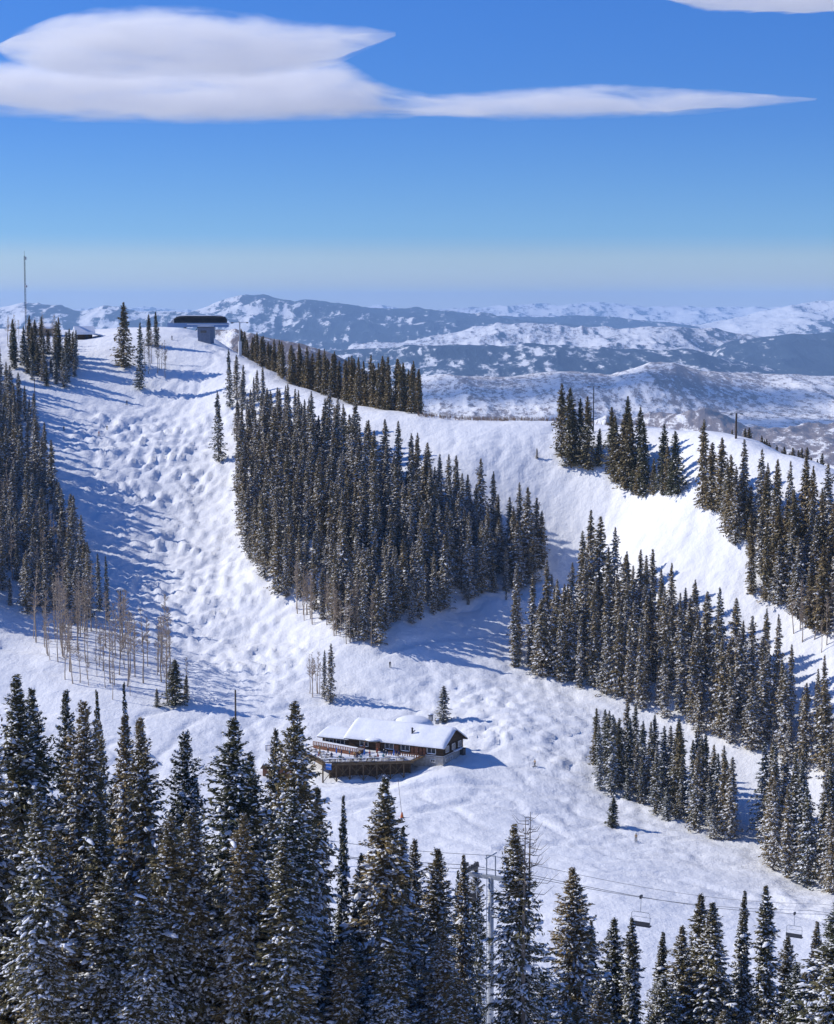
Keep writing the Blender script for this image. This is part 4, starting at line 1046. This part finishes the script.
# snow roofed huts on the left
h = gp3(84, 339); t = empty('snowy_hut', h, R_(18)); tag(t, 'small brown hut under a thick snow roof on the summit plateau right of the mast', 'hut')
b = MB(); b.extrude_x([(-2.6, -.5), (2.6, -.5), (2.6, 2.3), (0, 4.2), (-2.6, 2.3)], -3.6, 3.2, M['log']); b.build('wall', t)
b = MB(); b.extrude_x([(-3.5, 1.9), (0, 4.5), (3.5, 1.9), (3.5, 2.9), (0, 5.4), (-3.5, 2.9)], -4.3, 4.3, M['snow']); b.build('roof_snow', t)
b = MB(); b.box((.8, -2.66, 1.0), (1.1, .12, 1.9), M['darkmetal']); b.build('door', t)
b = MB(); b.box((5.6, -.4, 1.9), (4.0, 4.2, .5), M['snow'], ry=.2); b.box((5.6, -.4, 1.55), (3.9, 4.1, .16), M['log'], ry=.2); b.tube([(7.2, -2, -.5), (7.2, -2, 1.5)], .12, M['polewood'], 5); b.tube([(7.2, 1.4, -.5), (7.2, 1.4, 1.5)], .12, M['polewood'], 5); b.build('lean_to', t)
q = hit(40, 335); q = P(40, 331, 905) if q is None else q
t = empty('long_cabin', tuple(q), R_(6)); tag(t, 'long low tan cabin with a white snow roof behind the spruce clump near the mast', 'cabin')
b = MB(); b.box((0, 0, 1.4), (11, 5, 3.6), M['tan']); b.build('wall', t)
b = MB(); b.extrude_x([(-3.2, 2.7), (0, 4.1), (3.2, 2.7), (3.2, 3.5), (0, 4.9), (-3.2, 3.5)], -6, 5.6, M['snow']); b.build('roof_snow', t)
for x in (-3.4, 0, 3.2): b = MB(); b.box((x, -2.53, 1.8), (1.3, .08, .9), M['glass']); b.build('window', t)
# radio mast
q = hit(26, 336); q = P(26, 333, 890) if q is None else q
t = empty('radio_mast', tuple(q)); tag(t, 'tall thin lattice radio mast on the summit at the far left', 'mast')
mh = (336 - 257) / F * q[1]; b = MB()
for k in range(3):
    a = 2.094 * k; b.tube([(math.cos(a) * .38, math.sin(a) * .38, -.5), (math.cos(a) * .26, math.sin(a) * .26, mh)], .07, M['darkmetal'], 4)
nseg = 30
for i in range(nseg):
    z0, z1 = mh * i / nseg, mh * (i + 1) / nseg
    for k in range(3):
        a, c_ = 2.094 * (k + i % 2), 2.094 * (k + 1 - i % 2) ; b.tube([(math.cos(a) * .33, math.sin(a) * .33, z0), (math.cos(c_) * .33, math.sin(c_) * .33, z1)], .035, M['darkmetal'], 3)
b.build('lattice', t)
b = MB(); b.tube([(0, 0, mh - .5), (0, 0, mh + 2.2)], .05, M['darkmetal'], 4); b.box((.5, 0, mh - 1), (.7, .12, 1.2), M['metal']); b.build('antenna', t)
b = MB(); b.tube([(.4, -.2, mh * .62), (.75, -.5, mh * .62)], [.55, .5], M['metal'], 10); b.build('dish', t)
b = MB(); b.tube([(-.5, 0, mh * .30), (-2.2, 0, mh * .30)], .06, M['darkmetal'], 4); b.tube([(.4, 0, mh * .12), (1.6, 0, mh * .12)], .06, M['darkmetal'], 4); b.build('cross_arm', t)

# ------------------------------------------------------------------ poles and towers
def t_pole(px_, base, top, label, arm=2.2, name='lift_pole', rad=.22, m='polewood', pad=False, Y=None, rz=.1):
    h = hit(px_, base) if Y is None else P(px_, base, Y)
    if Y is not None: h = np.array((h[0], h[1], float(ground(h[0], h[1]))))
    Hp = P(px_, top, h[1])[2] - h[2]
    t = empty(name, tuple(h), rz); tag(t, label, 'pole'); b = MB(); b.tube([(0, 0, -.6), (0, 0, Hp)], [rad, rad * .75], M[m], 8); b.build('pole', t)
    if arm:
        b = MB(); b.box((0, 0, Hp - .1), (arm * 2, .28, .22), M['metal'])
        for x in (-arm * .85, arm * .85): b.box((x, 0, Hp - .35), (.9, .2, .3), M['darkmetal'])
        b.build('cross_arm', t)
    if pad: b = MB(); b.tube([(0, 0, -.2), (0, 0, Hp * .42)], rad * 2.2, M['white'], 10); b.build('pad', t)
    return t
t_pole(35, 409, 378, 'thin lamp pole with a crossbar below the spruce clump on the upper left', 1.6, 'floodlight_pole', .16)
t_pole(121, 626, 590, 'dark lift pole with a small crossbar in the left moguls above the aspen grove', 1.0)
t_pole(240, 354, 322, 'lift tower with a white padded foot on the ridge right of the summit terminal', 3.6, 'lift_tower', .35, 'metal', True)
t_pole(593, 470, 386, 'lift tower whose crossbar tops the left crest clump', 2.2, 'lift_tower', .22, 'darkmetal', False, 680)
t_pole(736, 437, 413, 'brown lift tower standing on the right skyline of the crest', 2.0, 'lift_tower', .38, 'polewood', False, 632)
t_pole(236, 762, 690, 'dark bare pole rising behind the large round topped foreground spruce', 0, 'bare_pole', .24, 'polewood', False, 420)
# orange marker with a wire
h = hit(402, 818); t = empty('marker_pole', tuple(h), 0); tag(t, 'orange footed marker pole on the snow below the lodge terrace', 'marker')
b = MB(); b.tube([(0, 0, 0), (-.9, 0, 9)], .05, M['polewood'], 5); b.build('pole', t); b = MB(); b.tube([(0, 0, -.2), (0, 0, 1.2)], [.45, .15], M['orange'], 8); b.build('foot', t)
# small white sign frame
h = hit(614, 484); t = empty('slope_sign', tuple(h), 0); tag(t, 'small white sign frame on the snow between the two crest clumps', 'sign')
for x in (-.9, .9): b = MB(); b.box((x, 0, 1.1), (.14, .14, 2.6), M['white']); b.build('leg', t)
b = MB(); b.box((0, -.02, 2.2), (2.4, .1, .7), M['white']); b.build('panel', t)
# dead snag tops of the broad tree
for px_, top, Y, lab in ((529, 812, 128.5, 'bare dead snag rising right behind the broad sunlit spruce near the lift tower'), (524, 818, 127, 'shorter dead snag between the broad sunlit spruce and the taller snag')):
    q = P(px_, top, Y); g = float(ground(q[0], q[1])); t = empty('dead_tree', (q[0], q[1], g)); tag(t, lab, 'tree')
    H_ = q[2] - g; b = MB(); b.tube([(0, 0, -.5), (0, 0, H_ * .6), (.1, 0, H_)], [.2, .12, .02], M['deadwood'], 6); b.build('trunk', t); rr = random.Random(int(px_)); b = MB()
    for i in range(40):
        z = H_ * rr.uniform(.72, .985); a = rr.uniform(0, 6.28); l = rr.uniform(.3, 1.5) * (1.25 - z / H_) * 3.2
        b.tube([(0, 0, z), (math.cos(a) * l * .6, math.sin(a) * l * .6, z - .05), (math.cos(a) * l, math.sin(a) * l, z + l * .35)], [.035, .022, .008], M['deadwood'], 3)
    b.build('crown', t)

# ------------------------------------------------------------------ chairlift in the foreground
def lift_pts(off, n0=-2, n1=12): pass
T0 = P(491, 870, 200); T2 = P(794, 921, 292)
base = (T0[0], T0[1], float(ground(T0[0], T0[1])))
t = empty('chairlift_tower', base, math.atan2(T2[1] - T0[1], T2[0] - T0[0])); tag(t, 'grey steel chairlift tower with a ladder among the foreground spruces', 'lift tower')
Ht = T0[2] - base[2]
b = MB(); b.tube([(0, 0, -1), (0, 0, Ht - .7)], [.38, .28], M['metal'], 14); b.build('column', t, True)
b = MB()
for y in (-.22, .22): b.tube([(-.56, y, 2), (-.5, y, Ht - .6)], .04, M['metal'], 4)
for i in range(int((Ht - 3) / .45)): b.tube([(-.53, -.22, 2.2 + i * .45), (-.53, .22, 2.2 + i * .45)], .03, M['metal'], 3)
b.build('ladder', t)
b = MB(); b.box((0, 0, Ht - .75), (.4, 5.0, .4), M['metal']); b.build('cross_arm', t)
HS = 2.3
for y in (-HS, HS):
    b = MB(); b.box((0, y, Ht - .25), (3.4, .25, .22), M['darkmetal'])
    for k in range(6): b.tube([(-1.5 + k * .6, y - .08, Ht - .02), (-1.5 + k * .6, y + .08, Ht - .02)], .22, M['darkmetal'], 10)
    b.build('sheave_train', t)
b = MB(); b.tube([(0, -.5, Ht - .6), (0, -.5, Ht + 1.5)], .07, M['metal'], 5); b.tube([(0, .5, Ht - .6), (0, .5, Ht + 1.5)], .07, M['metal'], 5); b.tube([(-1.3, 0, Ht + 1.5), (1.3, 0, Ht + 1.5)], .08, M['metal'], 5); b.tube([(0, -.5, Ht + 1.5), (0, .5, Ht + 1.5)], .07, M['metal'], 5); b.build('lifting_frame', t)
dirv = Vector((T2[0] - T0[0], T2[1] - T0[1], 0)).normalized(); nrm = Vector((-dirv.y, dirv.x, 0))
def rope_at(s, side):   # s metres along from the tower
    L1 = (Vector(T2) - Vector(T0)).length; z = T0[2] + (T2[2] - T0[2]) * s / L1
    sag = -1.3 * math.sin(math.pi * min(1, max(0, s / 120))) if s > 0 else -.8 * math.sin(math.pi * min(1, -s / 60))
    q = Vector((T0[0], T0[1], 0)) + dirv * s + nrm * side * HS; return Vector((q.x, q.y, z + .22 + sag))
for side, lab in ((1, 'far haul rope of the foreground chairlift'), (-1, 'near haul rope of the foreground chairlift')):
    b = MB(); b.tube([rope_at(s, side) for s in range(-60, 150, 3)], .032, M['cable'], 5); tag(b.build('haul_rope'), lab, 'cable', 'ropes of the foreground chairlift')
b = MB(); b.tube([rope_at(s, 0) + Vector((0, 0, 1.3)) for s in range(-60, 150, 3)], .022, M['cable'], 4); tag(b.build('signal_cable'), 'thin signal cable above the two chairlift ropes', 'cable')
def chair():
    t = empty('lift_chair', (0, 0, 0)); b = MB(); b.box((0, 0, .02), (.5, .22, .32), M['darkmetal']); b.build('grip', t)
    b = MB(); b.tube([(0, 0, 0), (0, .05, -1.6)], .05, M['metal'], 6); b.build('hanger', t)
    w = 1.15; b = MB(); b.tube([(0, -w, -2.9), (-.05, -w, -1.75), (0, -w + .2, -1.6), (0, w - .2, -1.6), (-.05, w, -1.75), (0, w, -2.9)], .045, M['metal'], 6); b.build('bail', t)
    b = MB(); b.box((.12, 0, -3.05), (.55, 2.4, .10), M['darkmetal']); b.build('seat', t)
    b = MB(); b.box((-.2, 0, -2.75), (.08, 2.4, .42), M['darkmetal'], ry=-.15); b.build('backrest', t)
    b = MB(); b.tube([(.0, -w, -2.2), (.55, -w + .1, -2.3), (.55, w - .1, -2.3), (0, w, -2.2)], .03, M['metal'], 5); b.build('restraint_bar', t)
    return t
def proj(q): return 417 + F * q.x / (q.y * math.cos(PITCH) - q.z * math.sin(PITCH))
c0 = chair()
def put_chair(o, px_, side, label, dz=0):
    best = min((abs(proj(rope_at(s * .5, side)) - px_), s * .5) for s in range(-120, 300))
    q = rope_at(best[1], side); o.location = q; o.scale = (1.15, 1, 1.15); o.rotation_euler = (0, 0, math.atan2(dirv.y, dirv.x) + (0 if side < 0 else math.pi) + .0)
    tag(o, label, 'chairlift chair', 'chairs of the foreground chairlift')
put_chair(c0, 641, -1, 'empty lift chair hanging over the snow left of the right foreground twin spruces')
put_chair(copy_tree(c0), 795, -1, 'empty lift chair hanging nearest the right edge of the picture')
put_chair(copy_tree(c0), 466, 1, 'empty lift chair hanging in front of spruces just left of the lift tower')

# ------------------------------------------------------------------ brush line on the crest
V = MB(); r = random.Random(4)
for i in range(420):
    px_ = r.uniform(418, 562) if r.random() < .85 else r.uniform(562, 650); x, y = behind(px_, r.uniform(1.5, 7), CREST); z = float(ground(x, y))
    for k in range(4):
        a = r.uniform(0, 6.28); l = r.uniform(.7, 1.7); V.tube([(x, y, z - .3), (x + math.cos(a) * l * .35, y + math.sin(a) * l * .35, z + l)], [.05, .015], M['brushwood'], 3)
tag(V.build('brush'), 'line of reddish brown bare brush along the crest of the right run', 'brush', None, 'stuff')

# ------------------------------------------------------------------ clouds
def cloud_mat(dens):
    m = bpy.data.materials.new('cloud'); m.use_nodes = True; nt = m.node_tree; nt.nodes.clear()
    out = nt.nodes.new('ShaderNodeOutputMaterial'); v = nt.nodes.new('ShaderNodeVolumePrincipled')
    v.inputs['Color'].default_value = (.985, .985, .99, 1); v.inputs['Density'].default_value = dens; v.inputs['Anisotropy'].default_value = .2
    g = nt.nodes.new('ShaderNodeNewGeometry'); mp = nt.nodes.new('ShaderNodeMapping'); mp.inputs['Scale'].default_value = (.0016, .0016, .010); nt.links.new(g.outputs['Position'], mp.inputs['Vector'])
    ns = nt.nodes.new('ShaderNodeTexNoise'); ns.inputs['Scale'].default_value = 1; ns.inputs['Detail'].default_value = 4; ns.inputs['Roughness'].default_value = .6; ns.inputs['Distortion'].default_value = .6; nt.links.new(mp.outputs[0], ns.inputs['Vector'])
    mr = nt.nodes.new('ShaderNodeMapRange'); mr.inputs['From Min'].default_value = .36; mr.inputs['From Max'].default_value = .66; mr.inputs['To Min'].default_value = dens * .12; mr.inputs['To Max'].default_value = dens * 2
    nt.links.new(ns.outputs['Fac'], mr.inputs['Value']); nt.links.new(mr.outputs[0], v.inputs['Density'])
    nt.links.new(v.outputs[0], out.inputs['Volume']); return m
CM = cloud_mat(.004)
def cloud(prof, D, depth, label, seed=0):
    """prof: list of (px, top_py, bottom_py); a lens shaped body of real depth round that section"""
    px = np.array([p[0] for p in prof], float); tp = np.array([p[1] for p in prof], float); bt = np.array([p[2] for p in prof], float)
    n = 150; m = 30; U = np.linspace(px[0], px[-1], n); T = np.interp(U, px, tp); B = np.interp(U, px, bt)
    for _ in range(2):
        T[1:-1] = (T[:-2] + 2 * T[1:-1] + T[2:]) / 4; B[1:-1] = (B[:-2] + 2 * B[1:-1] + B[2:]) / 4
    V = []; wmax = (B - T).max()
    for i in range(n):
        x = (U[i] - 417) / F * D; zt = (HORIZON - T[i]) / F * D; zb = (HORIZON - B[i]) / F * D; zm = zb + (zt - zb) * .45
        dd = depth * (max(.02, (B[i] - T[i]) / wmax)) ** 1.05 * (.75 + .5 * float(fbm(x / 260, seed + .5, 3, seed)))
        for j in range(m):
            a = 2 * math.pi * j / m; c, s = math.cos(a), math.sin(a)
            z = zm + (zt - zm) * s if s > 0 else zm + (zm - zb) * s; c = (1 if c >= 0 else -1) * (1 - abs(s)) ** 1.5
            V.append((x, D + dd * c, z + (34 * (float(fbm(x / 260, math.sin(a) * 2.5 + 5, 4, seed)) - .5) + 16 * (float(fbm(x / 60, a * 2 + 5, 3, seed)) - .5)) * min(1, (B[i] - T[i]) / 20)))
    V.append(V[0]); V.append(V[(n - 1) * m]); Fc = []
    for i in range(n - 1):
        for j in range(m): Fc.append((i * m + j, (i + 1) * m + j, (i + 1) * m + (j + 1) % m, i * m + (j + 1) % m))
    Fc.append(tuple(range(m))); Fc.append(tuple(reversed(range((n - 1) * m, n * m))))
    b = MB(); b.add(V[:-2], Fc, CM); b.f = [f[::-1] for f in b.f]; o = b.build('cloud', None, True); return tag(o, label, 'cloud')
cloud([(4,53,57),(16,42,66),(34,33,73),(64,22,80),(100,14,85),(150,12,87),(210,13,88),(255,18,86),(295,27,80),(340,31,70),(365,34,58),(396,38,43)], 11600, 900, 'bright upper lens shaped cloud at the top left, lying on a longer one')
cloud([(-120,78,92),(-60,70,110),(0,64,119),(60,64,126),(150,64,128),(220,62,128),(300,58,126),(345,64,124),(385,88,122),(430,98,122),(500,94,124),(560,90,124),(620,89,123),(680,92,120),(740,95,114),(810,102,105)], 13200, 1000, 'long grey lens shaped cloud with a thin tail reaching to the right', 2)
cloud([(620,-6,-1),(670,-8,9),(710,-10,18),(800,-14,21),(900,-20,16),(1000,-10,2)], 12000, 700, 'white cloud cut by the top right corner of the picture', 3)
cloud([(590,-5,-1),(620,-6,2),(660,-6,3),(690,-4,0)], 12300, 300, 'tiny wisp of cloud at the top edge left of the corner cloud', 4)

# ------------------------------------------------------------------ haze
b = MB(); X0, X1, Y0, Y1, Z0, Z1 = -52000, 52000, -3000, 66000, -900, 420
b.box(((X0 + X1) / 2, (Y0 + Y1) / 2, (Z0 + Z1) / 2), (X1 - X0, Y1 - Y0, Z1 - Z0), None)
hm = bpy.data.materials.new('haze_air'); hm.use_nodes = True; nt = hm.node_tree; nt.nodes.clear()
out = nt.nodes.new('ShaderNodeOutputMaterial'); v = nt.nodes.new('ShaderNodeVolumePrincipled'); v.inputs['Color'].default_value = (.42, .66, 1.0, 1)
v.inputs['Density'].default_value = 2.5e-5; v.inputs['Anisotropy'].default_value = .0; nt.links.new(v.outputs[0], out.inputs['Volume'])
b.mats = [hm]; tag(b.build('haze'), 'pale blue air between the slopes and the far mountains', 'haze', None, 'stuff')

# ------------------------------------------------------------------ light, sky, camera
EL, AZ = R_(34), R_(15)
S = Vector((-math.cos(EL) * math.cos(AZ), math.cos(EL) * math.sin(AZ), math.sin(EL)))
sd = bpy.data.lights.new('sun', 'SUN'); sd.energy = 3.7; sd.angle = R_(.53); sd.color = (1, .95, .87)
so = bpy.data.objects.new('sun', sd); COL.objects.link(so); so.rotation_euler = (-S).to_track_quat('-Z', 'Y').to_euler(); so.location = (0, 0, 500)
w = bpy.data.worlds.new('World'); SC.world = w; w.use_nodes = True; nt = w.node_tree
bg = nt.nodes['Background']; sky = nt.nodes.new('ShaderNodeTexSky'); sky.sky_type = 'NISHITA'; sky.sun_disc = False
sky.sun_elevation = EL; sky.sun_rotation = math.atan2(S.x, S.y); sky.altitude = 3000; sky.air_density = 1.0; sky.dust_density = .25; sky.ozone_density = 2.5
hs = nt.nodes.new('ShaderNodeHueSaturation'); hs.inputs['Saturation'].default_value = 1.25; hs.inputs['Hue'].default_value = .515
mx = nt.nodes.new('ShaderNodeMix'); mx.data_type = 'RGBA'; mx.blend_type = 'MULTIPLY'; mx.inputs['Factor'].default_value = 1; tc = nt.nodes.new('ShaderNodeTexCoord'); sx = nt.nodes.new('ShaderNodeSeparateXYZ'); nt.links.new(tc.outputs['Generated'], sx.inputs[0])
rp = nt.nodes.new('ShaderNodeValToRGB'); nt.links.new(sx.outputs['Z'], rp.inputs['Fac']); e = rp.color_ramp.elements
e[0].position = 0.0; e[0].color = (.52, .50, .54, 1); e[1].position = .6; e[1].color = (.88, .99, 1.0, 1)
for ps, c in ((.024, (.48, .50, .57, 1)), (.034, (.30, .45, .63, 1)), (.09, (.26, .44, .66, 1)), (.16, (.30, .53, .74, 1)), (.26, (.48, .70, .82, 1))):
    x = e.new(ps); x.color = c
nt.links.new(rp.outputs['Color'], mx.inputs['B'])
nt.links.new(sky.outputs[0], hs.inputs['Color']); nt.links.new(hs.outputs[0], mx.inputs['A']); nt.links.new(mx.outputs['Result'], bg.inputs['Color']); bg.inputs['Strength'].default_value = .15
cam = bpy.data.cameras.new('camera'); co = bpy.data.objects.new('camera', cam); COL.objects.link(co)
cam.sensor_fit = 'VERTICAL'; cam.sensor_height = 24; cam.lens = F / 1024 * 24; cam.clip_start = .5; cam.clip_end = 120000
co.location = (0, 0, 0); co.rotation_euler = (math.pi / 2 - PITCH, 0, 0); SC.camera = co
SC.view_settings.view_transform = 'Standard'; SC.view_settings.look = 'None'; SC.view_settings.exposure = .2; SC.view_settings.gamma = 1
SC.cycles.max_bounces = 8; SC.cycles.diffuse_bounces = 3; SC.cycles.volume_bounces = 7; SC.cycles.transparent_max_bounces = 8
SC.cycles.use_denoising = True
